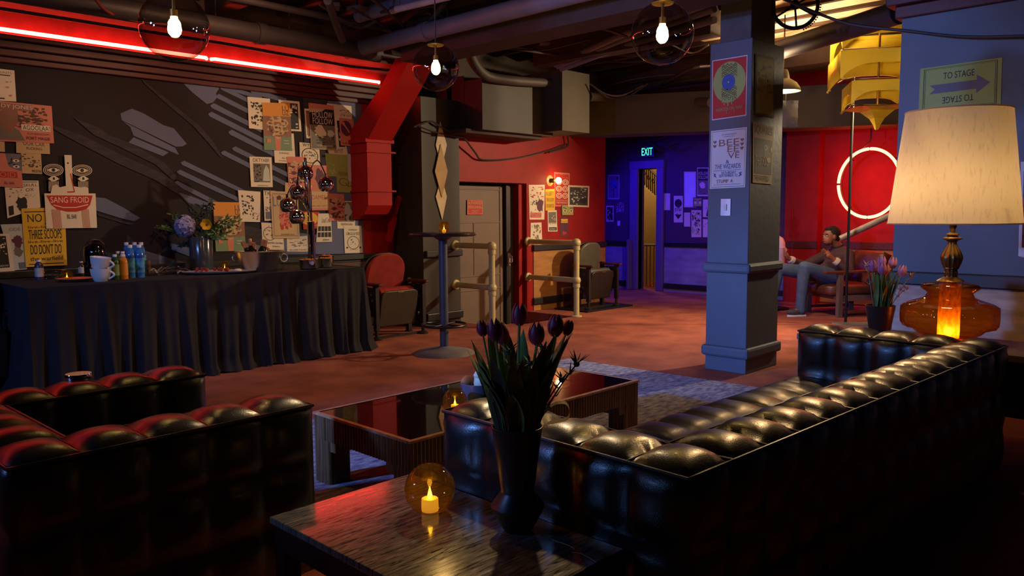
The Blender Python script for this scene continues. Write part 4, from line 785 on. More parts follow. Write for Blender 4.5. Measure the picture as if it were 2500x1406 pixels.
V_(R_(1716,535,1732,579),'w',[('s',.1,.55,.9,.95,6,113,'s')],'violet lit poster half hidden by the column, lower one')
paper(R_(1503,494,1525,518),XW,'v',[('t','~ST~',.2,.72,.9,1,'l'),('t','CUT',.1,.38,.95,.66,'l'),('t','DRY',.1,.02,.95,.32,'l')],'small stencilled letters reading CUT DRY beside the exit door',.003,cat='sign',name='wall_lettering')
# column
CX = ('x', 5.78); Gc = 'posters on the column'
dr_ = []
for j in range(6):
    for sg in (1,-1):
        y = .60+sg*(.10+.036*j); dr_.append(('l',[(.28+.44*i/8, y+(.018 if i % 2 else -.012)*(1+.3*((i*7+j) % 3))) for i in range(9)],.012,'m'))
paper([(1739,148),(1825,134),(1822,282),(1738,294)],CX,'c',[('r',.02,.015,.98,.985,'r'),('d',.5,.60,.47,.34,'lg'),('o',.5,.60,.47,.34,.02,'f')]+dr_+[('d',.48,.60,.19,.135,'b'),('d',.48,.60,.02,.014,'l')]+[('r',.30+.055*i,.30-(.03,.07,.05,.10,.04,.08,.03)[i],.325+.055*i,.36,'lg') for i in range(7)]+[('t','WEIRDOS ON WAX',.12,.13,.9,.185,'f')]+[('r',x,.07,x+.012,.14,'f') for x in (.44,.66)],'red poster of a dripping yellow record reading WEIRDOS ON WAX on the column',.004,group=Gc)
BE = [('fr',.03,.02,.97,.98,.008,'s'),('t','THE WARFIELD PRESENTS',.3,.90,.72,.925,'s'),('t','AN EVENING WITH',.36,.865,.66,.885,'s'),('t','BEE',.24,.72,.80,.83,'n'),('t','EE',.48,.61,.80,.71,'n'),('t','VE',.5,.50,.82,.60,'n'),('t','&',.44,.42,.54,.48,'b'),('t','THE WIZARDS',.14,.33,.86,.41,'b'),('r',.1,.30,.88,.306,'b'),('t','SATURDAY',.32,.24,.74,.285,'b'),('t','SEPTEMBER 12',.26,.19,.78,.235,'b'),('t','STUMP  A',.2,.09,.66,.15,'n'),('r',.1,.06,.88,.066,'s'),('p',[(.1,.27),(.17,.25),(.15,.225),(.2,.18),(.11,.215),(.13,.24)],'b'),('p',[(.92,.27),(.82,.25),(.85,.225),(.8,.18),(.9,.215),(.87,.24)],'b')]
for hx,hy in ((.12,.80),(.12,.73),(.88,.80),(.88,.73),(.88,.66)): BE += [('p',[(hx,hy-.03),(hx+.045,hy+.008),(hx+.03,hy+.025),(hx,hy+.01),(hx-.03,hy+.025),(hx-.045,hy+.008)],'n')]
paper([(1736,320),(1824,310),(1819,457),(1733,461)],CX,'c',BE,'pale blue lit poster reading BEE and WIZARDS with small hearts on the column',.004,group=Gc)
CY = ('y', 2.985)
paper([(1845,131),(1890,141),(1890,288),(1844,280)],CY,'d',[('r',.06,.04,.94,.96,'f'),('s',.1,.4,.9,.9,20,121,'d'),('t','27 TUCK',.2,.2,.85,.28,'t')]+[('r',.2+.09*i,.30,.24+.09*i,.62,'t') for i in range(7)],'faded drip poster high on the shaded side of the column',.004,group=Gc)
paper([(1839,298),(1889,311),(1884,450),(1838,446)],CY,'t',[('t','SQUARES',.06,.82,.94,.97,'k'),('r',.08,.16,.95,.76,'k'),('b',.72,.5,.22,.2,122,'d'),('d',.62,.62,.09,.05,'w'),('d',.62,.62,.035,.03,'k'),('d',.9,.60,.05,.05,'w'),('t','THEIR POPS',.12,.3,.72,.46,'t'),('b',.78,.42,.12,.06,123,'w'),('t','THE WARFIELD',.1,.05,.85,.14,'k')],'black and cream poster reading SQUARES low on the shaded side of the column',.004,group=Gc)
t = thing('light_switch', 'metal wall switch plate on the blue side of the column', 'switch', onx(1772,506,5.778))
MB().box((-.006,-.045,-.07),(.0,.045,.07),STEEL).build('plate', t, smooth=0, bevel=.003); MB().box((-.014,-.012,-.025),(-.004,.012,.025),WHITE).build('toggle', t, smooth=0)
t = thing('light_switch', 'small switch on the violet wall left of the exit door', 'switch', onx(1511,545,XB-.002))
MB().box((-.008,-.028,-.042),(0,.028,.042),WHITE).build('plate', t, smooth=0); MB().box((-.016,-.008,-.016),(-.006,.008,.016),WHITE).build('toggle', t, smooth=0)
# TO STAGE sign
paper([(2247,168),(2447,140),(2443,256),(2242,279)],('x',XP),'lg',[('fr',.05,.04,.95,.965,.008,'k'),('fr',.07,.065,.93,.94,.005,'k'),('t','TO STAGE',.30,.70,.68,.84,'k'),('p',[(.13,.60),(.71,.60),(.71,.71),(.87,.51),(.71,.31),(.71,.41),(.13,.41),(.20,.505)],'s'),('t','TO STAGE',.68,.31,.30,.17,'k')],'lime green TO STAGE sign with an arrow above the lamp',.004,cat='sign',name='direction_sign')
paper([(2492,395),(2560,390),(2552,640),(2486,625)],('x',XP),'c',[('r',.12,.1,.95,.9,'v'),('r',.12,.5,.95,.62,'r'),('s',.12,.1,.95,.5,10,131,'k')],'poster just cut off at the right edge of the blue wall',.004)
# exit sign and diamonds
es = onx(1580,370,10.95); t = thing('exit_sign', 'green lit EXIT sign above the exit door', 'sign', es)
MB().box((0,-.13,-.09),(.05,.13,.09),BLKM).build('housing', t, smooth=0, bevel=.006)
V, Fc = text_geo('EXIT'); m = MB(); gm = emit('exit_green',(.08,1,.35),2.2); i = m.mi(gm); vv = [m.bm.verts.new((-.003,.105-.21*x,-.06+.12*y)) for x,y in V]
for f in Fc: m.bm.faces.new([vv[j] for j in f]).material_index = i
m.build('lettering', t, smooth=0); MB().box((.02,-.02,.09),(.04,.02,ZC-es.z),BLKM).build('hanger', t, smooth=0)
DW = [mat('pale_diamond', s(236,216,160), .5), mat('gold_diamond', s(206,160,70), .5)]
for (yt,ym,yb,w_,mi_,l) in ((297,354,410,13,0,'pale wooden diamond at the top of the pier stack'),(352,418,482,15,1,'golden wooden diamond in the middle of the pier stack'),(432,480,537,13,0,'pale wooden diamond lowest on the pier, above the candle')):
    k = 4*(mi_); p = [ony(1074+(yt-297)*.02,yt,YP-.006-.01*mi_),ony(1076-w_,ym,YP-.006-.01*mi_),ony(1076+(yb-297)*.012,yb,YP-.006-.01*mi_),ony(1077+w_,ym,YP-.006-.01*mi_)]
    m = MB().prism(p,(0,-.008,0),DW[mi_]); tag(m.build('diamond_ornament', smooth=0, center=True), l, 'wall ornament', 'wooden diamonds on the pier')
# ------------------------------------------------------------------ buffet
ZT = .795
t = thing('buffet_table', 'long buffet table hidden under a black skirt along the poster wall', 'table', (1.62,6.3,0))
MB().box((0,0,.755),(2.8,1.08,.785),BLKM).build('tabletop', t, smooth=0)
for x in (.1,2.7):
    for y in (.1,.98): MB().box((x-.025,y-.025,0),(x+.025,y+.025,.755),BLKM).build('leg', t, smooth=0)
CLOTH = mat('black_linen', s(28,25,34), .9, var=.15, vs=10, bump=.3, bs=260)
m = MB(); i = m.mi(CLOTH); path = []
for k in range(40): path.append((1.60, 7.40-(7.40-6.26)*k/40, -1, 0))
for k in range(260): path.append((1.60+2.84*k/260, 6.26, 0, -1))
for k in range(41): path.append((4.44, 6.26+1.14*k/40, 1, 0))
R = random.Random(7); ph = [R.uniform(0,6.28) for _ in range(8)]; rows = []
for iz in range(25):
    f = iz/24; z = ZT*(1-f)+.004; row = []
    for k,(x,y,nx,ny) in enumerate(path):
        sarc = k*.0115; a = .006+.040*min(1, f*1.25)
        dd = a*(.5*math.sin(sarc*38+ph[0]+.8*math.sin(sarc*5+ph[1]))+.42*math.sin(sarc*23+ph[2]+1.2*math.sin(sarc*3.1))+.3*math.sin(sarc*71+ph[3]+f)+.25)
        dd += .05*f+(.05*max(0,f-.9)*10*abs(math.sin(sarc*4+ph[4])) if f > .9 else 0)
        dd = max(dd, -.01) if iz else .004
        if iz == 1: dd = .008
        row.append(m.bm.verts.new((x+nx*dd+(.03*f*math.sin(sarc*9) if ny else 0), y+ny*dd, max(.004, z+(.012*math.sin(sarc*14) if iz == 24 else 0)))))
    rows.append(row)
for a,b in zip(rows,rows[1:]):
    for k in range(len(path)-1): m.bm.faces.new((a[k],a[k+1],b[k+1],b[k])).material_index = i
m.box((1.602,6.262,ZT-.006),(4.438,7.40,ZT),CLOTH)
tag(m.build('table_skirt', smooth=70), 'black linen skirt falling in folds over the buffet table', 'tablecloth')
def on(x,y): return onz(x,y,ZT)
DG = thin_glass('dark_vase_glass', (.25,.25,.28), 1.5, .1)
# flower vase
pv = on(493,658); t = thing('flower_vase', 'tall dark glass vase on the buffet', 'vase', pv)
MB().lathe([(0,0),(.10,0),(.102,.02),(.105,.30),(.10,.31),(.09,.30),(.088,.02),(0,.02)],mat('smoke_vase', s(62,66,76), .15, var=.1, spec=.8),28).build('body', t)
def fo(px, py, dz=0): return Vector((_rt[0]*(px-493)*.004-FWD[0]*dz, _rt[1]*(px-493)*.004-FWD[1]*dz, (658-py)*.004))
def leafy(m, p, q, n, sz, mt, sd):
    R = random.Random(sd); p = Vector(p); q = Vector(q); m.tube([p,p.lerp(q,.5)+Vector((0,0,.01)),q],.003,mt,5)
    for k in range(n):
        c = p.lerp(q,.25+.75*k/n); d = Vector((R.uniform(-1,1),R.uniform(-1,1),R.uniform(-.5,1))).normalized(); u = d.cross(Vector((R.uniform(-1,1),R.uniform(-1,1),.3))).normalized(); L = sz*R.uniform(.7,1.3)
        m.face([c,c+d*L*.35+u*L*.16,c+d*L*.75+u*L*.13,c+d*L,c+d*L*.75-u*L*.13,c+d*L*.35-u*L*.16],mt)
GD = mat('dusty_green', s(62,74,58), .6, var=.3)
for k,((x,y),mt,l) in enumerate((((405,560),GREEN,'olive leaf sprig at the left of the buffet vase'),((425,535),GREEN,'arching green sprig above the left of the hydrangea'),((455,600),GD,'low grey green sprig below the hydrangea'),((512,500),GD,'dusky sprig rising tallest above the buffet vase'),((565,530),GREEN,'green fern sprig at the upper right of the buffet vase'),((578,548),GREEN2,'outermost fern sprig reaching right over the buffet'),((555,580),GREEN,'broad green sprig below the yellow flower'),((480,515),GD,'dark sprig behind the hydrangea'))):
    m = MB()
    for j in range(4): leafy(m, (0,0,.28), fo(x+R.uniform(-14,14), y+R.uniform(-12,12), R.uniform(-.08,.1)), 16, .055, mt, 100+k*7+j)
    tag(m.build('foliage_sprig', loc=pv, smooth=0), l, 'foliage', 'sprigs in the buffet vase')
t = thing('hydrangea', 'pale lilac hydrangea head in the buffet vase', 'flower', pv); c = fo(466,556,.08); m = MB(); HY = mat('lilac_petals', s(168,164,206), .7, var=.15, vs=20)
for k in range(170):
    u = R.uniform(-1,1); a = R.uniform(0,6.28); d = Vector((math.sqrt(1-u*u)*math.cos(a),math.sqrt(1-u*u)*math.sin(a),u)); p = c+Vector((d.x*.085,d.y*.085,d.z*.10)); z_ = 0; e = d.cross(Vector((.3,.5,.8))).normalized(); g = d.cross(e); z_ = .023
    for q in range(4):
        a = q*PI/2+k; f = e*math.cos(a)+g*math.sin(a); h = e*math.cos(a+.8)+g*math.sin(a+.8); h2 = e*math.cos(a-.8)+g*math.sin(a-.8); m.face([p,p+h*z_*.8+d*.004,p+f*z_*1.2+d*.006,p+h2*z_*.8+d*.004],HY)
m.ball(c,.082,HY,14); m.build('bloom', t, smooth=0); MB().tube([(0,0,.2),c],.006,GREEN,6).build('stem', t)
t = thing('yellow_poppy', 'yellow cupped flower at the right of the buffet vase', 'flower', pv); c = fo(520,552,.10); m = MB(); YP_ = mat('yellow_petal', s(246,190,30), .6, var=.1)
for k in range(6):
    a = k*PI/3; f = (Vector(_rt)*math.cos(a)+Vector((0,0,1))*math.sin(a)); h = Vector(-_fw); g = f.cross(h)
    m.face([c,c+f*.02+g*.02+h*.01,c+f*.045+g*.022+h*.03,c+f*.055+h*.036,c+f*.045-g*.022+h*.03,c+f*.02-g*.02+h*.01],YP_)
m.ball(c+Vector(-_fw)*.01,.014,mat('poppy_heart', s(120,100,40), .7),8); m.build('bloom', t, smooth=0); MB().tube([(0,0,.25),c],.004,GREEN,6).build('stem', t)
# votive candles in amber globes
AMG = thin_glass('votive_amber_glass', (.88,.62,.24), 1.6, 0, (1,.55,.08), .06)
WAX = mat('candle_wax', s(250,214,120), .5, emis=(1,.55,.08), es=.75, var=.05)
def votive(p, r, label, group='amber globe candles'):
    t = thing('votive_candle', label, 'candle', p, 0, group); c0 = .42
    h = r*math.cos(c0)
    MB().ball((0,0,h),r,AMG,36,cut=(c0,PI-.52)).lathe([(0,.001),(r*math.sin(c0),.001)],AMG,36).tube(arc((0,0,h+r*math.cos(.52)),r*math.sin(.52),0,2*PI,28,'xy')[:-1],r*.022,AMG,6,closed=True).build('glass_globe', t)
    MB().lathe([(0,.003),(r*.33,.003),(r*.34,.01),(r*.33,r*.52),(r*.30,r*.54),(r*.1,r*.50),(0,r*.5)],WAX,24).build('tealight', t)
    MB().lathe([(0,r*.5),(r*.07,r*.54),(r*.10,r*.64),(r*.06,r*.80),(r*.02,r*.95),(0,r*1.02)],FLAME,12).build('flame', t)
votive(onz(1050,1248,.45),.073,'largest amber globe candle on the scratched side table')
votive(onz(1111,1003,.352),.058,'amber globe candle on the glass coffee table')
votive(ony(1076,576,5.6)-Vector((0,0,0)) if False else Vector((4.80,5.50,1.128)),.056,'amber globe candle on the cocktail table')
votive(on(549,663),.05,'amber globe candle by the platter on the buffet')
votive(on(164,684),.045,'amber globe candle at the left end of the buffet')
# side table vase with tulips
pz = onz(1264,1293,.45); t = thing('tulip_vase', 'matte black waisted vase on the scratched side table', 'vase', pz); g = .00106
prof = [(0,1370),(82,1370),(90,1360),(130,1300),(168,1228),(168,1218),(108,1140),(104,1125),(112,1080),(130,950),(148,830),(160,752),(156,750),(150,756),(138,830),(100,1080),(0,1090)]
MB().lathe([(r/2.424*g*.98,(1370-y)/2.424*g*1.06) for r,y in prof],mat('matte_black_vase', s(34,31,30), .38, var=.1),48).build('body', t, smooth=30)
def off(base, cx, cy, sc_):
    def f(x, y, d=0): return Vector((_rt[0]*(x-cx)*sc_-_fw[0]*d, _rt[1]*(x-cx)*sc_-_fw[1]*d, (cy-y)*sc_*1.03))
    return f
def tulip(p, f, hx, hy, bx, by, size, dep, label, petal, group, nleaf, sd, tilt=0, lf=(GREEN,GREEN2)):
    t = thing('tulip', label, 'flower', p, 0, group); R = random.Random(sd); c = f(hx,hy+size*.3/g_,dep); b = f(bx,by,dep*.3)
    ax = (Vector((tilt*_rt[0],tilt*_rt[1],1))).normalized(); X = ax.cross(Vector(_fw)).normalized(); Y = ax.cross(X)
    MB().tube(smoothpath([b,b.lerp(c,.5)+Vector((0,0,-.005)),c],5),.0042*size/.06,GREEN2,7).build('stem', t)
    m = MB()
    for k in range(6):
        a = k*PI/3+R.uniform(-.1,.1); inn = .92 if k % 2 else 1; col = 7
        rows = []; i = m.mi(petal)
        for j in range(7):
            v = j/6; rr = size*.40*inn*math.sin(PI*(.12+.74*v**.85))**.75; w = .60*math.sin(PI*(.16+.84*v))**.6 if j < 6 else .04
            rows.append([m.bm.verts.new(c+(X*math.cos(a+w*q)+Y*math.sin(a+w*q))*rr*(1-.05*abs(q))+ax*size*1.05*v) for q in (-1,-.5,0,.5,1)])
        for A_,B_ in zip(rows,rows[1:]):
            for q in range(4): m.bm.faces.new((A_[q],A_[q+1],B_[q+1],B_[q])).material_index = i
    m.build('bloom', t, smooth=60, weld=False)
    for k in range(nleaf):
        m = MB(); i = m.mi(lf[k % 2]); a = R.uniform(0,6.28); L = size*R.uniform(2.6,4.0); d = Vector((math.cos(a),math.sin(a),0)); sd_ = Vector((-d.y,d.x,0)); rows = []
        for j in range(8):
            v = j/7; w = size*.22*math.sin(PI*(.1+.9*v))**.8; q = b+d*(.012+L*.22*v**2.0)+Vector((0,0,L*v*(1-.12*v)))
            rows.append([m.bm.verts.new(q+sd_*w*e+d*abs(e)*w*.5) for e in (-1,0,1)])
        for A_,B_ in zip(rows,rows[1:]):
            for e in range(2): m.bm.faces.new((A_[e],A_[e+1],B_[e+1],B_[e])).material_index = i
        m.build('leaf', t, smooth=60, weld=False)
g_ = g; f = off(pz,1264,1300,g); DPET = mat('dark_purple_petal', s(136,46,74), .5, var=.35, vs=30)
for k,(x,y,bx,tl,l) in enumerate(((1182,800,1232,-.1,'slim closed tulip bud, leftmost in the black waisted vase'),(1214,806,1245,-.1,'fat dark tulip second from the left in the black waisted vase'),(1271,778,1262,.05,'tallest dark tulip in the black waisted vase'),(1313,816,1275,.0,'dark tulip just right of the tallest one'),(1359,802,1285,.1,'dark tulip standing upright toward the right of the vase'),(1387,806,1290,.35,'narrow tilted tulip, rightmost in the black waisted vase'),(1232,826,1250,-.2,'dark tulip half hidden behind the second one from the left'))):
    tulip(pz, f, x, y, bx, 1070, .040 if k in (0,5) else .056, (.03,.04,-.03,.04,.0,-.02,-.04)[k], l, DPET, 'tulips in the black waisted vase', 3, 200+k, tl)
THG = mat('thistle_grey_green', s(86,96,84), .6, var=.25)
def thistle(p, f, hx, hy, bx, by, dep, label, group, sd, sz=.03, mt=THG):
    R = random.Random(sd); c = f(hx,hy,dep); b = f(bx,by,dep*.4); m = MB(); m.tube(smoothpath([b,b.lerp(c,.6)+Vector((0,0,.01)),c],4),.0022,mt,5); m.ball(c,sz*.22,mt,8)
    for j in range(2):
        q = b.lerp(c,.55+.3*j)
        for k in range(5):
            d = Vector((R.uniform(-1,1),R.uniform(-1,1),R.uniform(-.2,1))).normalized(); u = d.cross(Vector((.2,.3,1))).normalized(); m.face([q+u*.003,q+d*sz*.6+u*.002,q+d*sz*1.2,q-u*.003],mt)
    for k in range(13):
        a = k*2.399; d = Vector((math.cos(a),math.sin(a),R.uniform(-.2,.9))).normalized(); u = d.cross(Vector((.2,.3,1))).normalized(); L = sz*R.uniform(.8,1.35); m.face([c+u*.003,c+d*L*.5+u*.0028,c+d*L,c+d*L*.5-u*.0028,c-u*.003],mt)
    tag(m.build('thistle_stem', loc=p, smooth=0), label, 'flower', group)
for k,(x,y,bx,d,l) in enumerate(((1243,846,1250,.05,'spiky thistle below the fat dark tulip'),(1296,872,1270,.06,'spiky thistle in the middle of the vase'),(1264,898,1262,.07,'low spiky thistle at the centre front of the vase'),(1412,882,1300,.02,'spiky thistle reaching farthest right'),(1375,918,1295,.03,'drooping thistle below the farthest right one'),(1330,850,1290,-.02,'small thistle between the right hand tulips'))):
    thistle(pz, f, x, y, bx, 1060, d, l, 'thistles in the black waisted vase', 300+k, .040)
m = MB(); i = m.mi(mat('pale_ribbon', s(196,172,128), .6)); rows = []
rib = smoothpath([f(1325,1010,.03),f(1352,985,.02),f(1385,985,.0),(f(1398,1010,-.02)),f(1390,1030,-.02),f(1345,1035,.0)],6)
for q in rib: rows.append([m.bm.verts.new(q+Vector(_fw)*.0), m.bm.verts.new(q+Vector((0,0,.006))+Vector(_fw)*.012)])
for A_,B_ in zip(rows,rows[1:]): m.bm.faces.new((A_[0],A_[1],B_[1],B_[0])).material_index = i
tag(m.build('curled_leaf', loc=pz, smooth=60), 'pale curled leaf looping over the right rim of the black vase', 'leaf')
lv = MB()
for k in range(46):
    R2 = random.Random(500+k); a = R2.uniform(0,6.28); r0 = .05; q0 = Vector((math.cos(a)*.045,math.sin(a)*.045,.25)); L = R2.uniform(.14,.30); i = lv.mi((GREEN,GREEN2,GD)[k % 3]); d = Vector((math.cos(a),math.sin(a),0)); sd_ = Vector((-d.y,d.x,0)); rows = []
    for j in range(7):
        v = j/6; w = .027*math.sin(PI*(.1+.9*v))**.8; q = q0+d*(L*.36*v*v)+Vector((0,0,L*v)); rows.append([lv.bm.verts.new(q+sd_*w*e+d*abs(e)*w*.4) for e in (-1,0,1)])
    for A_,B_ in zip(rows,rows[1:]):
        for e in range(2): lv.bm.faces.new((A_[e],A_[e+1],B_[e+1],B_[e])).material_index = i
tag(lv.build('tulip_foliage', loc=pz, smooth=60, weld=False), 'crowded green leaves filling the mouth of the black waisted vase', 'leaves', kind='stuff')
# console tulip pot
pt = Vector((4.58,1.56,.606)); t = thing('tulip_pot', 'tapered dark metal pot on the console by the amber lamp', 'vase', pt)
MB().lathe([(0,0),(.050,0),(.052,.005),(.078,.165),(.080,.17),(.074,.17),(.05,.03),(0,.03)],mat('gunmetal_pot', s(58,56,60), .35, metal=.5),36).build('body', t)
g_ = .00222; f = off(pt,2153,822,g_)
PUR = mat('violet_petal', s(150,96,170), .55, col2=s(206,130,130), vs=14)
for k,(x,y,bx,tl,l) in enumerate(((2124,655,2140,-.1,'violet tulip, leftmost in the tapered pot'),(2143,662,2150,0,'pale lilac tulip second from the left in the tapered pot'),(2152,664,2155,.05,'lilac tulip in the middle of the tapered pot'),(2183,650,2165,.1,'red violet tulip, tallest at the right of the tapered pot'),(2194,668,2170,.25,'pink lilac tulip, rightmost in the tapered pot'),(2163,648,2158,.0,'tulip at the back of the tapered pot'))):
    tulip(pt, f, x, y, bx, 755, .062, (.03,.05,.04,-.02,.03,-.05)[k], l, PUR, 'tulips in the tapered pot', 4, 400+k, tl, (mat('fresh_leaf', s(96,150,100), .5, var=.3), GREEN2))
for k,(x,y,bx,l) in enumerate(((2110,648,2135,'spiky thistle at the left of the tapered pot'),(2222,676,2175,'spiky thistle reaching right toward the amber lamp'),(2212,706,2172,'lower spiky thistle beside the amber lamp'))):
    thistle(pt, f, x, y, bx, 755, .02, l, 'thistles in the tapered pot', 600+k, .045, mat('dry_thistle', s(170,150,130), .6, var=.2))
# coffee table bowl
pb_ = onz(1172,985,.352); t = thing('serving_bowl', 'blue grey bowl on the coffee table behind the black vase', 'bowl', pb_)
MB().lathe([(0,0),(.055,0),(.075,.02),(.098,.11),(.094,.112),(.07,.03),(0,.02)],mat('blue_grey_bowl', s(92,98,124), .35),36).build('body', t)
tag(MB().ball((-.04,.04,.115),.042,mat('bread_crust', s(196,110,52), .7, var=.25, vs=30),12,(1,.8,.7)).build('bread_roll', loc=pb_),'orange brown bread roll in the blue grey bowl','bread')
m = MB(); m.lathe([(0,.08),(.05,.085),(.056,.11),(.046,.135),(.05,.145),(.038,.165),(.04,.175),(.024,.195),(0,.205)],mat('pale_swirl', s(214,206,180), .5, var=.1),18,(.015,-.01,0)); tag(m.build('swirl_ornament', loc=pb_),'pale swirled cone in the blue grey bowl','ornament')
t = thing('tin', 'small round silver tin on the arm of the club chair', 'tin', (0.985,3.26,.682)); MB().lathe([(0,0),(.045,0),(.047,.004),(.047,.016),(.045,.02),(0,.02)],CHROME,28).build('body', t)
m = MB().tube(smoothpath([onz(1348,1318,.4515),onz(1385,1330,.4515),onz(1402,1340,.4515),onz(1396,1348,.4515),onz(1420,1352,.4515),onz(1455,1372,.4515)],6),.0008,mat('pale_thread', s(230,200,150), .6),4); tag(m.build('thread'),'thin pale thread lying on the scratched side table','thread')
# bucket, bottles, ice
pk_ = on(636,662); t = thing('champagne_bucket', 'oval steel ice bucket full of champagne bottles on the buffet', 'bucket', pk_)
O = MB().lathe([(0,0),(.135,0),(.14,.006),(.205,.175),(.213,.18),(.206,.186),(.195,.18),(.13,.012),(0,.012)],STEEL,44,sx=1.06,sy=.85).build('body', t, rot=(0,0,math.radians(-46)))
for sx in (-1,1): MB().tube(arc((sx*.15,-sx*.155,.12),.035,0,2*PI,16,'xz')[:-1],.006,STEEL,7,closed=True).build('handle', t)
m = MB(); R = random.Random(3); ICE = mat('ice', s(196,198,206), .12, var=.1, spec=.8)
for k in range(46):
    a = R.uniform(0,6.28); r = R.uniform(0,.15); p = Vector((math.cos(a)*r*.8,math.sin(a)*r*.7,R.uniform(.13,.17))); e = R.uniform(.010,.018); m.box(p-Vector((e,e,e)),p+Vector((e,e,e)),ICE)
tag(m.build('ice_cubes', loc=pk_, smooth=0), 'ice heaped between the bottles in the steel bucket', 'ice', kind='stuff')
BGL = mat('dark_bottle_glass', s(26,30,20), .08, var=0, spec=.8); FOIL = mat('gold_pink_foil', s(226,160,110), .3, metal=.6, var=.1); LAB = mat('bottle_label', s(210,200,186), .6)
for k,((x,y),tl,l) in enumerate((((594,590),(-.5,.2),'champagne bottle leaning left at the left rim of the bucket'),((612,583),(-.15,-.1),'champagne bottle at the back left of the bucket'),((621,592),(-.05,.25),'champagne bottle at the front middle of the bucket'),((645,584),(.1,-.2),'champagne bottle at the back middle of the bucket'),((652,586),(.2,.0),'champagne bottle at the back right of the bucket'),((657,604),(.45,.2),'champagne bottle lying low at the right rim of the bucket'))):
    tip = pk_+Vector((_rt[0]*(x-636)*.0037,_rt[1]*(x-636)*.0037,(662-y)*.0037)); d = Vector((_rt[0]*tl[0]-_fw[0]*tl[1]*.5,_rt[1]*tl[0]-_fw[1]*tl[1]*.5,1)).normalized(); b = tip-d*.21
    t = thing('champagne_bottle', l, 'bottle', b, 0, 'champagne bottles in the bucket'); qd = Vector((0,0,1)).rotation_difference(d).to_euler()
    MB().lathe([(0,0),(.036,0),(.038,.01),(.038,.09),(.03,.12),(.016,.15),(.014,.19),(0,.19)],BGL,18).build('glass', t, rot=qd)
    MB().lathe([(.0145,.135),(.0165,.14),(.0165,.195),(.0175,.2),(.0175,.21),(0,.212)],FOIL,14).build('foil', t, rot=qd)
    MB().lathe([(.0385,.02),(.0388,.02),(.0388,.08),(.0385,.08)],LAB,18).build('label', t, rot=qd)
CLG = thin_glass('clear_glass', (.96,.96,.95), 1.5, .0)
for (x,y),l in (((684,656),'clear glass bottle just right of the champagne bucket'),((697,657),'second clear glass bottle right of the champagne bucket')):
    p = on(x,y); t = thing('glass_bottle', l, 'bottle', p, 0, 'clear bottles on the buffet')
    MB().lathe([(0,0),(.032,0),(.034,.01),(.034,.09),(.018,.14),(.014,.17),(.017,.175),(.017,.19)],CLG,20).build('body', t)
MB_ = mat('pretzel_snack', s(206,130,70), .7, var=.3, vs=20)
for (x,y),r,l in (((754,657),.088,'steel snack bowl left of the arc lamp foot'),((795,653),.072,'steel snack bowl right of the arc lamp foot, in front'),((797,645),.075,'steel snack bowl right of the arc lamp foot, behind')):
    p = on(x,y); t = thing('snack_bowl', l, 'bowl', p, 0, 'steel snack bowls')
    MB().lathe([(0,0),(r*.8,0),(r*.95,.01),(r,.085),(r*1.02,.09),(r*.96,.088),(r*.9,.015),(0,.012)],CHROME,30).build('body', t)
    m = MB(); R = random.Random(int(x))
    for k in range(30): a = R.uniform(0,6.28); q = R.uniform(0,r*.85); m.ball((math.cos(a)*q,math.sin(a)*q,.075+R.uniform(0,.02)),.014,MB_,6,(1,.7,.6))
    tag(m.build('snacks', loc=p, smooth=60), 'mixed snacks heaped in the '+l.split('steel ')[1], 'snacks', kind='stuff')
# cups
t0 = None
for (x,y),tz,l,rt in (((247,687),0,'lower white coffee cup of the stacked pair'),((247,687),.088,'upper white coffee cup tilted on the lower one',.16)) if False else (((247,687),0,'lower white coffee cup of the stacked pair',0),((245,687),.090,'upper white coffee cup tilted on the lower one',.14)):
    p = on(x,y)+Vector((0,0,tz)); t = thing('coffee_cup', l, 'cup', p, 0, 'stacked white cups')
    q = Matrix.Rotation(rt, 3, Vector(_fw)).to_euler()
    MB().lathe([(0,0),(.045,0),(.05,.005),(.068,.05),(.076,.10),(.072,.10),(.06,.05),(.04,.01),(0,.01)],WHITE,30).build('body', t, rot=q)
    MB().tube([Vector(_rt)*(.062+.042*math.sin(PI*k/10))+Vector((0,0,.085-.065*k/10)) for k in range(11)],.008,WHITE,8).build('handle', t, rot=q)
# bottles of juice and water
CAPW = mat('white_cap', s(236,230,236), .4)
def pbottle(x, y, h, r, col, lab, l, grp, sw=None):
    p = on(x,y); t = thing('drink_bottle', l, 'bottle', p, 0, grp)
    MB().lathe([(0,0),(r,0),(r,.01),(r,h*.68),(r*.85,h*.80),(r*.42,h*.90),(r*.42,h*.93),(0,h*.93)],col,20).build('body', t)
    MB().lathe([(r*.5,h*.91),(r*.5,h),(0,h)],CAPW,16).build('cap', t); MB().lathe([(r*1.02,h*.16),(r*1.02,h*.60)],lab,20).build('label', t)
JG, JO, WB = mat('green_juice', s(44,84,50), .15, spec=.7), mat('orange_juice', s(210,130,40), .2, spec=.7), mat('blue_water_bottle', s(26,60,150), .08, spec=.8, col2=s(60,130,200), vs=9)
LG_, LO_, LB_ = mat('pale_green_label', s(120,150,110), .5), mat('orange_label', s(220,150,60), .5), mat('blue_swirl_label', s(30,70,170), .4, col2=s(90,190,200), vs=18)
for a in ((283,682,.20,.032,JG,LG_,'green juice bottle nearest the white cups'),(303,681,.20,.033,JO,LO_,'orange juice bottle beside the green ones'),(290,672,.205,.032,JG,LG_,'green juice bottle behind the orange one'),(302,672,.205,.032,JO,LO_,'second orange juice bottle behind the first')): pbottle(*a,'juice bottles on the buffet')
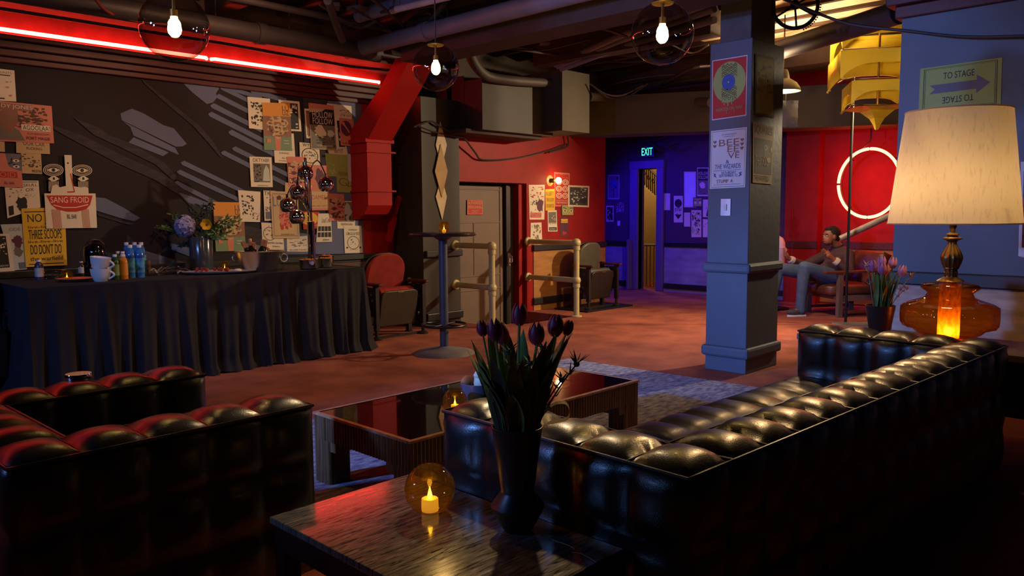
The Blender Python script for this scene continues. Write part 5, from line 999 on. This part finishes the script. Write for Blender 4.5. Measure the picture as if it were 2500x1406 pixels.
for a in ((321,678,.27,.036,WB,LB_,'blue water bottle next to the orange juice'),(343,677,.27,.036,WB,LB_,'blue water bottle at the right of the bottle row'),(312,668,.275,.035,WB,LB_,'blue water bottle at the back left of the row'),(332,668,.275,.035,WB,LB_,'blue water bottle at the back middle of the row'),(348,668,.275,.035,WB,LB_,'blue water bottle at the back right of the row')): pbottle(*a,'water bottles on the buffet')
pbottle(97,683,.16,.032,mat('plum_bottle', s(70,60,90), .3),LAB,'dark capped bottle at the left end of the buffet','small bottles at the left of the buffet')
pbottle(200,672,.12,.026,mat('amber_jar', s(80,50,24), .2),LAB,'small brown bottle behind the coffee cups','small bottles at the left of the buffet')
p = on(236,676); t = thing('coffee_urn', 'glossy black coffee dispenser behind the white cups', 'urn', p)
MB().lathe([(0,0),(.085,0),(.09,.01),(.09,.20),(.085,.25),(.05,.29),(0,.30)],mat('gloss_black', s(16,16,18), .08, spec=.8),30).build('body', t); MB().tube(arc((0,0,.24),.07,.2,PI-.2,10,'xz'),.01,BLKM,8).build('handle', t)
# clear tray of cutlery, platter with fruit, snack tray
p0 = on(362,676); p1 = on(462,667); c = (p0+p1)/2+Vector((0.05,.1,0)); t = thing('acrylic_bin', 'clear acrylic bin holding wrapped cutlery on the buffet', 'bin', c)
for a,b in (((-.2,-.09,0),(.2,-.086,.13)),((-.2,.086,0),(.2,.09,.13)),((-.2,-.09,0),(-.196,.09,.13)),((.196,-.09,0),(.2,.09,.13)),((-.003,-.09,0),(.003,.09,.12))): MB().box(a,b,CLG).build('wall', t, smooth=0)
MB().box((-.2,-.09,0),(.2,.09,.004),CLG).build('base', t, smooth=0)
m = MB(); R = random.Random(12)
for k in range(30): q = Vector((R.uniform(-.17,.17),R.uniform(-.06,.06),R.uniform(.015,.06))); d = Vector((R.uniform(-1,1),R.uniform(-.4,.4),R.uniform(-.1,.3))).normalized(); m.bar(q-d*.03,q+d*.03,.012,.003,STEEL if k % 3 else LAB)
tag(m.build('cutlery', loc=c, smooth=0), 'wrapped spoons and forks heaped in the acrylic bin', 'cutlery', kind='stuff')
c = on(536,668); t = thing('platter', 'pale oval platter of fruit on the buffet before the vase', 'platter', c); PLW = mat('silver_platter', s(206,196,190), .25, metal=.4)
MB().lathe([(0,.006),(.22,.008),(.30,.022),(.31,.026),(.30,.018),(.20,0),(0,0)],PLW,40,sx=1,sy=.5).build('body', t, rot=(0,0,math.radians(-25)))
R = random.Random(5); ST = mat('strawberry_red', s(170,34,30), .4, var=.25, vs=40)
for k in range(9):
    q = c+Vector((_rt[0]*(-.20+.036*k),_rt[1]*(-.20+.036*k),.02))+Vector(_fw)*R.uniform(-.05,.05)
    tt = thing('strawberry', ('leftmost','second','third','fourth','middle','sixth','seventh','eighth','rightmost')[k]+' red strawberry along the oval platter counted from the left', 'fruit', q, R.uniform(0,6), 'strawberries on the platter')
    MB().lathe([(0,0),(.010,.004),(.017,.018),(.015,.028),(0,.032)],ST,10).build('berry', tt); MB().lathe([(.014,.032),(.004,.036),(0,.036)],GREEN,6).build('calyx', tt)
m = MB().lathe([(0,.0),(.03,.002),(.034,.02),(.02,.03),(0,.032)],mat('white_cheese', s(226,214,190), .6),14).build('cheese', loc=c+Vector(_rt)*.16+Vector((0,0,.012))); tag(m,'small pale round of cheese at the right of the platter','cheese')
c = on(188,686); t = thing('snack_tray', 'orange paper snack tray in front of the coffee urn', 'tray', c)
MB().lathe([(0,0),(.10,0),(.135,.022),(.138,.024),(.10,.008),(0,.008)],mat('orange_paper', s(214,110,70), .7),28,flute=.02,nfl=28).build('body', t)
c = on(125,680); t = thing('wire_basket', 'shallow dark wire basket at the left end of the buffet', 'basket', c)
for z,r in ((.005,.09),(.06,.11)): MB().tube(arc((0,0,z),r,0,2*PI,24,'xy')[:-1],.006,CHROME,6,closed=True).build('hoop', t)
m = MB()
for k in range(18): a = k*PI/9; m.tube([(math.cos(a)*.09,math.sin(a)*.09,.005),(math.cos(a)*.11,math.sin(a)*.11,.06)],.003,CHROME,5)
m.build('wire', t); MB().lathe([(0,.0),(.085,.0),(.085,.03),(0,.04)],BLKM,18).build('liner', t)
# ------------------------------------------------------------------ red duct
t = thing('air_duct', 'red painted air duct bending down the wall beside the neon tube', 'duct', (5.2,7.3,1.3)); o_ = Vector((5.2,7.3,1.3)); X0, X1 = 5.20, 5.53
def dsec(Yf, zf, Yb, zb): return [(X0,Yf,zf),(X1,Yf,zf),(X1,Yb,zb),(X0,Yb,zb)]
f2 = onx(971,204,X0); b2 = onx(928,214,X0); f3 = onx(1003,138,X0); b3 = onx(966,142,X0)
secs = [dsec(7.22,1.55,7.54,1.55),dsec(7.22,2.10,7.54,2.22),dsec(f2.y,f2.z,b2.y,b2.z),dsec(f3.y,f3.z,b3.y,b3.z)]
def loft(m, A, B, mt):
    for k in range(4): m.face([Vector(A[k])-o_,Vector(A[(k+1)%4])-o_,Vector(B[(k+1)%4])-o_,Vector(B[k])-o_],mt)
for k,n in ((0,'vertical_section'),(1,'angled_section'),(2,'upper_section')):
    m = MB(); loft(m, secs[k], secs[k+1], REDD); m.face([Vector(p)-o_ for p in secs[k]],REDD); m.face([Vector(p)-o_ for p in secs[k+1]],REDD); bmesh.ops.recalc_face_normals(m.bm, faces=m.bm.faces); m.build(n, t, smooth=0)
for z in (1.55,1.98): MB().box((X0-.02-o_.x,-.1,z-o_.z),(X1+.05-o_.x,.24,z+.018-o_.z),REDD).build('strap', t, smooth=0)
MB().box((X0-.03-o_.x,-.10,.79),(X1+.03-o_.x,.24,.83),REDD).build('flange', t, smooth=0)
MB().prism([(X0-o_.x,7.22-7.3,.25),(X0-o_.x,7.22-7.3,.10),(X0-o_.x,7.30-7.3,.0),(X0-o_.x,7.52-7.3,-.06),(X0-o_.x,7.54-7.3,.25)],(X1-X0,0,0),REDD).build('elbow', t, smooth=0)
m = MB().bar(ony(975,480,7.40),ony(952,555,7.40),.05,.05,REDD).bar(ony(962,530,7.39),ony(948,590,7.39),.06,.05,REDD); tag(m.build('damper_arm', smooth=0, center=True),'red painted lever box on the wall below the duct','lever')

# ------------------------------------------------------------------ pipes and cables under the ceiling
def pipe(pts, r, label, m=PIPED, name='ceiling_pipe', group='pipes under the ceiling', coup=0, seg=14):
    pts = [Vector(p) for p in pts]; o = pts[0]
    if coup:
        t = thing(name, label, 'pipe', o, 0, group); MB().tube([p-o for p in pts], r, m, seg).build('tube', t)
        for k in range(coup):
            f = (k+.5)/coup; i = f*(len(pts)-1); j = int(i); c = pts[j].lerp(pts[min(j+1,len(pts)-1)], i-j)-o; d = (pts[min(j+1,len(pts)-1)]-pts[j]).normalized(); MB().tube([c-d*.04,c+d*.04], r*1.16, m, seg).build('coupling', t)
            MB().tube([c+d*.3,c+d*.3+Vector((0,0,max(.05,ZC-(c+o).z)))], .005, CABLE, 5).build('hanger', t)
    else: tag(MB().tube([p-o for p in pts], r, m, seg).build(name, loc=o), label, 'pipe', group)
def Zl(pl, z): return [onz(x,y,z) for x,y in pl]
px_ = onz(1100,62,2.95).x
pipe([(px_,6.9,2.95),(px_,-.5,2.95)],.075,'thick violet grey pipe crossing above the middle globe',PIPEG,coup=3)
pipe([(px_-.35,6.2,3.12),(px_-.35,-.5,3.12)],.06,'thinner grey pipe running beside the thick violet grey pipe',PIPEG,coup=2)
pipe([(-2.9,ony(900,108,6.7).y,2.93),(5.0,6.7,2.93)],.085,'thick dark pipe parallel to the poster wall',PIPED,coup=3)
pipe([(-2.9,6.95,2.99),(5.9,6.95,2.99)],.022,'thin red lit conduit between the thick dark pipe and the neon ledge')
pipe([(-2.9,6.35,3.1),(5.6,6.35,3.1)],.03,'dark conduit farther from the poster wall than the thick pipe')
pipe([(-2.9,7.18,2.90),(3.6,7.18,2.90),(4.9,7.05,2.84),(5.6,6.9,2.84)],.014,'loose red lit cable under the ledge beam',CABLE)
pipe(smoothpath([onz(226,-10,2.9),onz(262,28,2.88),onz(330,50,2.86),onz(420,62,2.86)],6),.012,'curved red hose left of the nearest globe',mat('red_hose', s(150,60,50), .5))
pipe(smoothpath([ony(1140,110,6.5),ony(1155,150,6.5),ony(1180,180,6.5),ony(1215,192,6.5),ony(1290,200,6.5),ony(1366,204,6.5)],5),.055,'bent grey brown drain pipe in front of the duct box',mat('drain_paint', s(78,68,58), .6),coup=0)
pipe([ony(1436,236,6.55),ony(1560,240,6.9),onx(1735,250,9.2)],.06,'long brown pipe over the violet corner',mat('drain_paint', s(104,94,84), .6),coup=2)
pipe([onz(1840,142,2.88),onz(2195,30,2.88)],.095,'thick dark pipe right of the column under the lit ceiling',PIPED,coup=0)
for k,(a,b,r,l) in enumerate((((1356,158),(1745,2),.035,'upper conduit from the duct box toward the column head'),((1362,163),(1745,22),.030,'middle conduit from the duct box toward the column head'),((1370,168),(1745,48),.034,'lower conduit from the duct box toward the column head'))):
    P0 = onz(*a,3.02-.02*k); P1 = onz(*b,3.12-.03*k); pipe([P0,P0.lerp(P1,.45)+Vector((0,0,.03)),P1],r,l,PIPEG,name='ceiling_conduit')
pipe([onz(800,2,3.05),onz(836,98,2.9)],.035,'short dark pipe stub pointing down left of the middle globe',PIPED)
pipe([onz(1010,110,2.96),onz(1085,5,3.1)],.028,'slanted dark conduit above the middle globe',PIPED)
R = random.Random(21); nn = 0
def cable(pts, r, label, name='cable', m=CABLE): pipe(smoothpath(pts,5), r, label, m, name, 'cables under the ceiling', 0, 6)
cable([onz(1900,-8,2.75),onx(2010,38,5.6),onx(2090,62,5.62),onx(2200,74,5.64),onx(2350,90,5.66),onx(2520,88,5.66)],.010,'black cable sagging across the top right in front of the blue wall')
cable([onz(1440,205,2.9),onz(1480,230,2.78),onz(1520,232,2.78),onz(1570,208,2.9)],.010,'hanging loop of cable below the right hand globe')
cable([onz(1445,208,2.9),onz(1485,238,2.77),onz(1530,236,2.77),onz(1580,205,2.9)],.008,'second hanging loop of cable below the right hand globe')
cable([ony(1010,310,6.96),ony(1050,296,6.96),ony(1068,305,6.96),ony(1100,322,6.96),ony(1130,334,6.97),ony(1160,372,7.02),ony(1180,390,7.06),ony(1260,386,7.07),ony(1330,370,7.07),ony(1384,352,7.07)],.011,'black conduit draped from the pier across the red wall')
cable([ony(1022,308,6.95),ony(1060,322,6.93),ony(1130,336,6.93)],.008,'short black cable crossing the topmost diamond')
cable([ony(1340,372,7.04),ony(1385,357,7.04),ony(1386,330,7.04)],.012,'black conduit stub rising at the top of the red wall')
cable([onx(1515,345,10.9),onx(1575,342,10.9),onx(1590,350,10.9),onx(1620,368,10.9),onx(1655,352,10.9)],.022,'violet lit cable sagging above the exit door')
cable([onx(1540,335,10.9),onx(1600,340,10.9),onx(1640,325,10.9)],.016,'second violet lit cable above the exit door')
for k,(a,b,c_) in enumerate((((860,20),(930,60),(975,88)),((905,-5),(960,40),(1010,92)),((840,55),(880,66),(920,50)),((780,12),(840,50),(870,58)),((1040,30),(1080,48),(1120,62)),((1180,105),(1300,125),(1370,135)),((1200,115),(1320,122),(1440,96)),((1400,60),(1470,70),(1530,90)),((1450,125),(1540,135),(1600,120)),((1480,150),(1560,150),(1640,128)),((1460,215),(1560,190),(1660,180)),((1600,215),(1680,170),(1740,160)),((1640,110),(1690,130),(1730,110)),((930,30),(990,20),(1060,15)),((1895,120),(1990,105),(2040,88)))):
    wh = ('left of the middle globe, low strand','left of the middle globe, upper strand','left of the middle globe, crossing the dark pipe','near the top left of the duct, short strand','right above the middle globe cord','along the front of the duct box','just below the first over the duct box','high between the middle and right hand globes','left of the right hand globe, upper strand','left of the right hand globe, middle strand','under the right hand globe, long strand','between the right hand globe and the column head','right of the right hand globe by the column','over the red duct at its top','just right of the column over the barn lamp')[k]
    zz = 3.1-.02*(k % 4); cable([onz(*a,zz),onz(*b,zz-.05),onz(*c_,zz)],.009+.004*(k % 3),('red lit cable' if k < 5 or k == 13 else 'dusty brown cable')+' '+wh)
for k,(x,y) in enumerate(((1060,8),(815,20),(870,25),(1240,112),(1330,108),(1480,35))):
    p = onz(x,y,3.12); m = MB().prism([(-.09,-.05,0),(.09,-.05,0),(.07,.05,0),(-.07,.05,0)],(0,0,.03),mat('junction_metal', s(120,100,96), .5, metal=.4)); m.box((-.01,-.01,.02),(.01,.01,ZC-3.12),CABLE); tag(m.build('junction_box', loc=p, rot=(0,0,k), smooth=0),'small metal junction box '+('at the top by the middle globe cord','among cables left of the red duct top','low among cables above the dark pipe','over the duct box, left one','over the duct box, right one','left of the right hand globe')[k],'electrical box','junction boxes under the ceiling')
# lit ceiling patch, chain wheel, yellow tiered lantern
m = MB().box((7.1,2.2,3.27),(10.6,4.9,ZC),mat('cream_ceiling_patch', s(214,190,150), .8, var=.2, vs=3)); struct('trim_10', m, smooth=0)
cw = atd(1941,12,6.4); t = thing('chain_wheel', 'big dark spoked chain wheel hanging by the column at the top', 'wheel', cw); Rw = .185
fx, fz = Vector(_rt), Vector((0,0,1))
m = MB(); m.tube([fx*math.cos(a*PI/20)*Rw+fz*math.sin(a*PI/20)*Rw for a in range(40)],.016,IRON,8,closed=True); m.build('rim', t)
for a in (.5,1.6,2.6,3.7,4.8,5.8): MB().tube([fx*math.cos(a)*.03+fz*math.sin(a)*.03,fx*math.cos(a)*Rw+fz*math.sin(a)*Rw],.009,IRON,6).build('spoke', t)
MB().ball((0,0,0),.04,IRON,12).build('hub', t)
m = MB()
for k in range(26): a = -1.2+k*.1; m.ball(fx*math.cos(a)*(Rw+.024)+fz*math.sin(a)*(Rw+.024),.008,CHROME,6)
m.build('chain', t); MB().tube([(0,0,.03),(0,0,max(.2,ZC-cw.z))],.012,IRON,6).build('hanger', t)
MB().tube([Vector(_rt)*-.5+Vector((0,0,.0)),Vector(_rt)*.5+Vector((0,0,.16))],.022,IRON,8).build('axle_bar', t)
t_ = atd(2140,318,8.0); t = thing('tiered_lantern', 'yellow tiered metal lantern with scalloped edges, half hidden by the blue wall', 'lantern', t_); u = .00416
YEL = mat('yellow_enamel', s(222,198,60), .4, var=.1); N6 = 4
def tier(rt_, zt, zc, zb, name):
    m = MB(); th = .008
    C_ = [Vector((math.cos(2*PI*k/N6+2.88)*rt_,math.sin(2*PI*k/N6+2.88)*rt_,0)) for k in range(N6)]
    for k in range(N6):
        a, b = C_[k], C_[(k+1)%N6]; n = ((a+b)/2).normalized()*th
        for j in range(10):
            q = lambda f: zc-(zc-zb)*abs(2*f-1)**3.6
            f0, f1 = j/10, (j+1)/10; p0, p1 = a.lerp(b,f0), a.lerp(b,f1); Z = Vector((0,0,1))
            m.face([p0+Z*zt,p1+Z*zt,p1+Z*q(f1),p0+Z*q(f0)],YEL); m.face([p0-n+Z*zt,p1-n+Z*zt,p1-n+Z*q(f1),p0-n+Z*q(f0)],YEL); m.face([p0+Z*q(f0),p1+Z*q(f1),p1-n*4+Z*(q(f1)+.004),p0-n*4+Z*(q(f0)+.004)],YEL)
        m.face([a+Vector((0,0,zt)),b+Vector((0,0,zt)),b*.75+Vector((0,0,zt+.02)),a*.75+Vector((0,0,zt+.02))],YEL)
    m.build(name, t, smooth=0)
    MB().tube([p+Vector((0,0,zb-.006)) for p in C_],.008,CHROME,6,closed=True).build('rim_bar', t)
    for p in C_: MB().ball(p+Vector((0,0,zb-.008)),.014,BRASS,8).build('corner_knob', t)
tier(.58,(318-82)*u,(318-106)*u,(318-138)*u,'tier'); tier(.60,(318-142)*u,(318-172)*u,(318-207)*u,'tier'); tier(.42,(318-208)*u,(318-232)*u,(318-264)*u,'tier')
m = MB()
m.lathe([(.36,(318-264)*u),(.17,(318-272)*u),(.075,(318-290)*u),(.035,(318-306)*u),(.02,(318-316)*u),(0,0)],YEL,4); m.build('finial', t, smooth=0)
MB().tube([(0,0,.2),(0,0,ZC-t_.z)],.012,BRASS,8).build('stem', t)
t = thing('taped_sheet', 'crumpled translucent plastic sheet taped to the beam under the barn lamp', 'plastic sheet', atd(1918,278,7.9)); m = MB(); i = m.mi(mat('crumpled_plastic', s(206,200,160), .3, var=.2, bump=.6, bs=14)); R = random.Random(8); gr = []
for a in range(9): gr.append([m.bm.verts.new(Vector(_rt)*(-.20+.04*b)+Vector((0,0,.13-.0325*a))-Vector(_fw)*R.uniform(0,.03)) for b in range(9)])
for a in range(8):
    for b in range(8): m.bm.faces.new((gr[a][b],gr[a+1][b],gr[a+1][b+1],gr[a][b+1])).material_index = i
m.build('sheet', t, smooth=30, weld=False)
m = MB().tube([(0,0,.14),(0,0,.25)],.002,CABLE,4); m.build('tape', t)

# ------------------------------------------------------------------ lounge: chairs, person, pale canister, chrome lamp
LOC, ROT = Vector((10.11,3.92,0)), math.radians(146)
ARMW = mat('worn_red_brown_wood', s(116,60,42), .35, var=.25); LEGW = mat('grey_worn_wood', s(112,90,78), .45, var=.15); BRL = mat('brown_leather_cushion', s(104,56,40), .42, var=.2, bump=.2, bs=40)
def lounge(label, loc, rot):
    t = thing('lounge_chair', label, 'armchair', loc, rot, 'wooden lounge chairs')
    for sy in (-1,1):
        y = sy*.33
        MB().box((-.42,y-.045,.545),(.48,y+.045,.575),ARMW).build('armrest', t, smooth=0, bevel=.006)
        for x in (.26,-.36): MB().box((x-.032,y-.03,0),(x+.032,y+.03,.545),LEGW).build('leg', t, smooth=0, bevel=.004)
        MB().box((-.36,y-.02,.20),(.26,y+.02,.27),LEGW).build('side_rail', t, smooth=0); MB().box((-.36,y-.015,.05),(.26,y+.015,.085),ARMW).build('lower_rail', t, smooth=0)
    MB().box((-.36,-.31,.22),(.30,.31,.26),ARMW).build('seat_frame', t, smooth=0)
    MB().tuft((-.34,-.285,.265),(.36,.285,.385),(1,1,1),.03,BRL).build('seat_cushion', t, smooth=70)
    m = MB().tuft((-.06,-.285,0),(.06,.285,.44),(1,1,2),.02,BRL); m.build('back_cushion', t, loc=(-.25,0,.37), rot=(0,-.42,0), smooth=70)
    MB().box((-.085,-.30,0),(-.065,.30,.42),ARMW).build('back_frame', t, loc=(-.25,0,.36), rot=(0,-.42,0), smooth=0)
lounge('wooden lounge chair with brown leather cushions that the seated man uses', LOC, ROT)
pc = onx(2230,760,10.2); lounge('second wooden lounge chair mostly hidden behind the tulip pot', (10.72,2.70,0), math.radians(165))
def skin(nodes, edges, root=0):
    mb = MB(); k0 = 8
    for a, b in edges:
        (p, ra), (q, rb) = nodes[a], nodes[b]; p = Vector(p); q = Vector(q); ra = ra if isinstance(ra, tuple) else (ra, ra); rb = rb if isinstance(rb, tuple) else (rb, rb)
        n = max(3, int((q-p).length/(min(ra[1],rb[1])*.30)))
        for k in range(n+1):
            f = k/n; r0 = ra[0]+(rb[0]-ra[0])*f; r1 = ra[1]+(rb[1]-ra[1])*f
            mb.ball(p.lerp(q, f), r1, SK, 14, (1, r0/r1, 1))
    me = bpy.data.meshes.new('figure'); mb.bm.to_mesh(me); mb.bm.free(); return me
def figure_part(name, parent, meshes, m, extra=None, vox=.008, sm=4):
    mb = MB(); mb.mi(m)
    for me in meshes: mb.bm.from_mesh(me)
    for f in mb.bm.faces: f.material_index = 0
    if extra: extra(mb)
    o = mb.build(name, parent, smooth=180, weld=False)
    r = o.modifiers.new('fuse','REMESH'); r.mode = 'VOXEL'; r.voxel_size = vox; r.use_smooth_shade = True
    c = o.modifiers.new('soften','SMOOTH'); c.iterations = sm; c.factor = .5
    dg = bpy.context.evaluated_depsgraph_get(); dg.update(); me = bpy.data.meshes.new_from_object(o.evaluated_get(dg)); o.modifiers.clear(); o.data = me; me.polygons.foreach_set('use_smooth', [True]*len(me.polygons))
    return o
man = thing('person', 'man in a dark brown shirt and jeans seated in the lounge, gesturing with both hands', 'person', LOC, ROT)
SK = mat('skin', s(150,98,68), .5, var=.06); SHIRT = mat('brown_shirt', s(76,50,54), .85, var=.15, vs=14); JEAN = mat('faded_jeans', s(70,92,128), .9, var=.2, vs=10); HAIR = mat('dark_hair', s(24,17,14), .8, var=.3, vs=40, bump=.6, bs=90)
J = dict(pel=(.20,0,.50), sp=(.11,0,.62), ch=(.05,0,.74), nk=(.07,0,.855), nk2=(.115,0,.905), hd=(.15,0,.945),
 ls=(.035,.16,.755), le=(.10,.29,.565), lw=(.29,.22,.715), lh=(.345,.205,.755), rs=(.085,-.16,.755), re=(.36,-.29,.60), rw=(.61,-.26,.70), rh=(.645,-.25,.745),
 lp=(.22,.09,.49), lk=(.63,.14,.61), la=(.66,.13,.10), lt=(.76,.14,.06), rp=(.22,-.09,.49), rk=(.80,-.17,.58), ra=(.88,-.19,.10), rt=(.98,-.20,.06))
nodes, edges, idx = [], [], {}
def nd(n, r, p=None): idx[n] = len(nodes); nodes.append((p or J[n], r))
for n,r in (('pel',.12),('sp',(.13,.11)),('ch',(.14,.11)),('nk',.055),('nk2',.052),('hd',.06),('ls',.058),('le',.042),('lw',.028),('lh',.034),('rs',.058),('re',.042),('rw',.028),('rh',.034),('lp',.085),('lk',.058),('la',.038),('lt',.03),('rp',.085),('rk',.058),('ra',.038),('rt',.03)): nd(n,r)
for a,b in (('pel','sp'),('sp','ch'),('ch','nk'),('nk','nk2'),('nk2','hd'),('ch','ls'),('ls','le'),('le','lw'),('lw','lh'),('ch','rs'),('rs','re'),('re','rw'),('rw','rh'),('pel','lp'),('lp','lk'),('lk','la'),('la','lt'),('pel','rp'),('rp','rk'),('rk','ra'),('ra','rt')): edges.append((idx[a],idx[b]))
body = skin(nodes, edges)
fing = []
def hand(base, dirv, side, spread, curl):
    base = Vector(base); d = Vector(dirv).normalized(); sd = Vector(side).normalized(); pn = d.cross(sd).normalized()
    for k,(L,o) in enumerate(((.070,-.026),(.080,-.009),(.074,.009),(.058,.025))):
        c = curl[k]; p0 = base+sd*o+d*.02; p1 = p0+(d+sd*o*spread*6).normalized()*L*.45; p2 = p1+(d*math.cos(c)+pn*math.sin(c))*L*.32; p3 = p2+(d*math.cos(c*1.8)+pn*math.sin(c*1.8))*L*.25
        fing.append(([(p0,.0105),(p1,.0098),(p2,.0088),(p3,.0075)],[(0,1),(1,2),(2,3)]))
    p0 = base-sd*.022-d*.015; p1 = p0+(-sd*.8+d*.7).normalized()*.032; p2 = p1+(-sd*.3+d).normalized()*.028; fing.append(([(p0,.013),(p1,.011),(p2,.009)],[(0,1),(1,2)]))
    fing.append(([(base-d*.035,.026),(base,.03),(base+d*.028,.026)],[(0,1),(1,2)]))
hand(J['lh'], (.09,-.04,.085), (.3,.2,-.6), .6, (.15,.25,.7,.9)); hand(J['rh'], (.05,.0,.11), (.2,.8,-.1), .5, (.5,.6,.7,.8))
fm = [skin([(tuple(p),r) for p,r in n_], e_) for n_,e_ in fing]
hc = Vector((.185,0,.988))
def headgeo(mb):
    mb.ball(hc+Vector((-.012,0,.02)),.098,SK,24,(1.0,.80,1.02)); mb.ball(hc+Vector((.03,0,-.045)),.068,SK,18,(.98,.86,1.05)); mb.ball(hc+Vector((.058,0,-.088)),.03,SK,12,(.9,1,.8))
    mb.ball(hc+Vector((.090,0,-.018)),.018,SK,10,(1.05,.75,1.2)); mb.ball(hc+Vector((.079,0,.008)),.014,SK,10,(.9,.6,1.6)); mb.ball(hc+Vector((.072,0,.03)),.03,SK,12,(.6,1.5,.5))
    mb.ball(hc+Vector((.082,0,-.055)),.016,SK,10,(.7,1.4,.6))
    for sy in (-1,1): mb.ball(hc+Vector((-.008,sy*.080,-.01)),.026,SK,12,(.8,.35,1.25))
b_ = figure_part('body', man, [body]+fm, SK, headgeo, .006, 2)
m = MB(); m.ball(hc+Vector((-.030,0,.038)),.100,HAIR,22,(1.0,.86,.94)); m.ball(hc+Vector((-.060,0,-.005)),.074,HAIR,16,(.8,1.0,1.15)); m.ball(hc+Vector((.018,0,.085)),.055,HAIR,14,(1.1,1.1,.55)); m.build('hair', man, smooth=180)
m = MB(); m.ball(hc+Vector((.046,0,-.084)),.042,mat('stubble', s(74,46,34), .7),14,(1.0,1.15,.75)); m.build('beard', man, smooth=180)
for sy in (-1,1):
    MB().ball(hc+Vector((.075,sy*.032,.004)),.0105,mat('eye_white', s(190,170,160), .3),10).ball(hc+Vector((.0815,sy*.032,.004)),.006,IRON,8).build('eye', man); MB().tube([hc+Vector((.082,sy*.015,.025)),hc+Vector((.085,sy*.034,.031)),hc+Vector((.072,sy*.05,.026))],.005,HAIR,6).build('eyebrow', man)
MB().tube([hc+Vector((.086,-.02,-.062)),hc+Vector((.094,0,-.060)),hc+Vector((.086,.02,-.062))],.005,mat('lip', s(110,60,52), .5),6).build('mouth', man)
def P2(n, d=(0,0,0)): return tuple(Vector(J[n])+Vector(d))
lw2 = tuple(Vector(J['le']).lerp(Vector(J['lw']),.72)); rw2 = tuple(Vector(J['re']).lerp(Vector(J['rw']),.78))
sh = skin([(P2('pel',(.03,0,-.02)),.145),(P2('sp'),(.155,.135)),(P2('ch'),(.165,.135)),(P2('nk',(-.005,0,-.03)),.075),(P2('ls'),.078),(P2('le'),.060),(lw2,.046),(P2('rs'),.078),(P2('re'),.060),(rw2,.046)],[(0,1),(1,2),(2,3),(2,4),(4,5),(5,6),(2,7),(7,8),(8,9)])
figure_part('shirt', man, [sh], SHIRT, None, .009, 3)
MB().tube([Vector((.082+.062*math.cos(a*PI/9),.066*math.sin(a*PI/9),.862+.022*-math.cos(a*PI/9))) for a in range(18)],.014,mat('dark_collar', s(40,28,32), .8),8,closed=True).build('collar', man)
for a,b in (('le','lw'),('re','rw')):
    p = Vector(J[a]).lerp(Vector(J[b]),.70); q = Vector(J[a]).lerp(Vector(J[b]),.90); MB().tube([p,p.lerp(q,.5),q],[.050,.052,.046],mat('white_cuff', s(220,206,190), .8),14).build('cuff', man)
je = skin([(P2('pel',(.01,0,-.03)),.14),(P2('lp'),.105),(P2('lk'),.080),(P2('la',(0,0,.05)),.062),(P2('la',(.0,0,-.02)),.064),(P2('rp'),.105),(P2('rk'),.080),(P2('ra',(0,0,.05)),.062),(P2('ra',(0,0,-.02)),.064)],[(0,1),(1,2),(2,3),(3,4),(0,5),(5,6),(6,7),(7,8)])
figure_part('jeans', man, [je], JEAN, None, .009, 3)
SHOE = mat('grey_shoe', s(70,72,78), .7)
for n,t2 in (('la','lt'),('ra','rt')):
    a = Vector(J[n]); b = Vector(J[t2]); c = (a+b)/2; m = MB(); m.ball((a.x+.00,a.y,.065),.060,SHOE,16,(1.05,.85,.95)); m.ball((a.x+.085,a.y,.055),.058,SHOE,18,(1.75,.86,.78)); m.ball((a.x+.03,a.y,.065),.058,SHOE,16,(1.3,.84,.95)); o = m.build('shoe', man, smooth=180)
    MB().prism([(a.x-.06,a.y-.04,0),(a.x+.10,a.y-.047,0),(a.x+.16,a.y-.036,0),(a.x+.185,a.y,0),(a.x+.16,a.y+.036,0),(a.x+.10,a.y+.047,0),(a.x-.06,a.y+.04,0)],(0,0,.026),WHITE).build('sole', o, smooth=0, bevel=.006)
# pale canister and chrome ball lamp beside the column
pcn = atd(1891,650,10.55); t = thing('canister', 'pale domed canister on a pedestal catching pink and violet light beside the column', 'canister', (pcn.x,pcn.y,0)); PCW = mat('matte_white_plastic', s(220,210,220), .4)
z0 = pcn.z; MB().lathe([(.125,z0),(.13,z0+.02),(.13,z0+.24),(.135,z0+.25),(.13,z0+.27)],PCW,28).build('body', t); MB().lathe([(.13,z0+.27),(.128,z0+.32),(.10,z0+.38),(.05,z0+.41),(0,z0+.42)],PCW,28).build('dome', t); MB().lathe([(.20,0),(.20,.02),(.05,.04),(.05,z0),(.125,z0)],BLKM,24).build('pedestal', t)
pl2 = atd(1891,545,10.75); t = thing('chrome_ball_lamp', 'chrome ball lamp with red reflections just right of the column', 'lamp', (pl2.x,pl2.y,0))
for z,dx in ((pl2.z+.05,0),(pl2.z-.09,.01)): MB().ball((dx,0,z),.075,CHROME,24,cut=(.5,PI)).build('ball_shade', t)
MB().tube([(.12,.05,0),(.12,.05,pl2.z+.2),(.06,.02,pl2.z+.25),(0,0,pl2.z+.12)],.008,CHROME,8).build('arm', t); MB().lathe([(.14,0),(.14,.02),(0,.03)],CHROME,24,(.12,.05,0)).build('base', t)
light('pink_lounge_lamp', 'SPOT', (9.2,3.75,1.9), 5, (1.0,.05,.35), (pcn.x,pcn.y,z0+.35), .04, 40, .6)
light('violet_lounge_lamp', 'SPOT', (9.0,4.8,.9), 10, VIO, (pcn.x,pcn.y,z0+.1), .04, 50, .6)
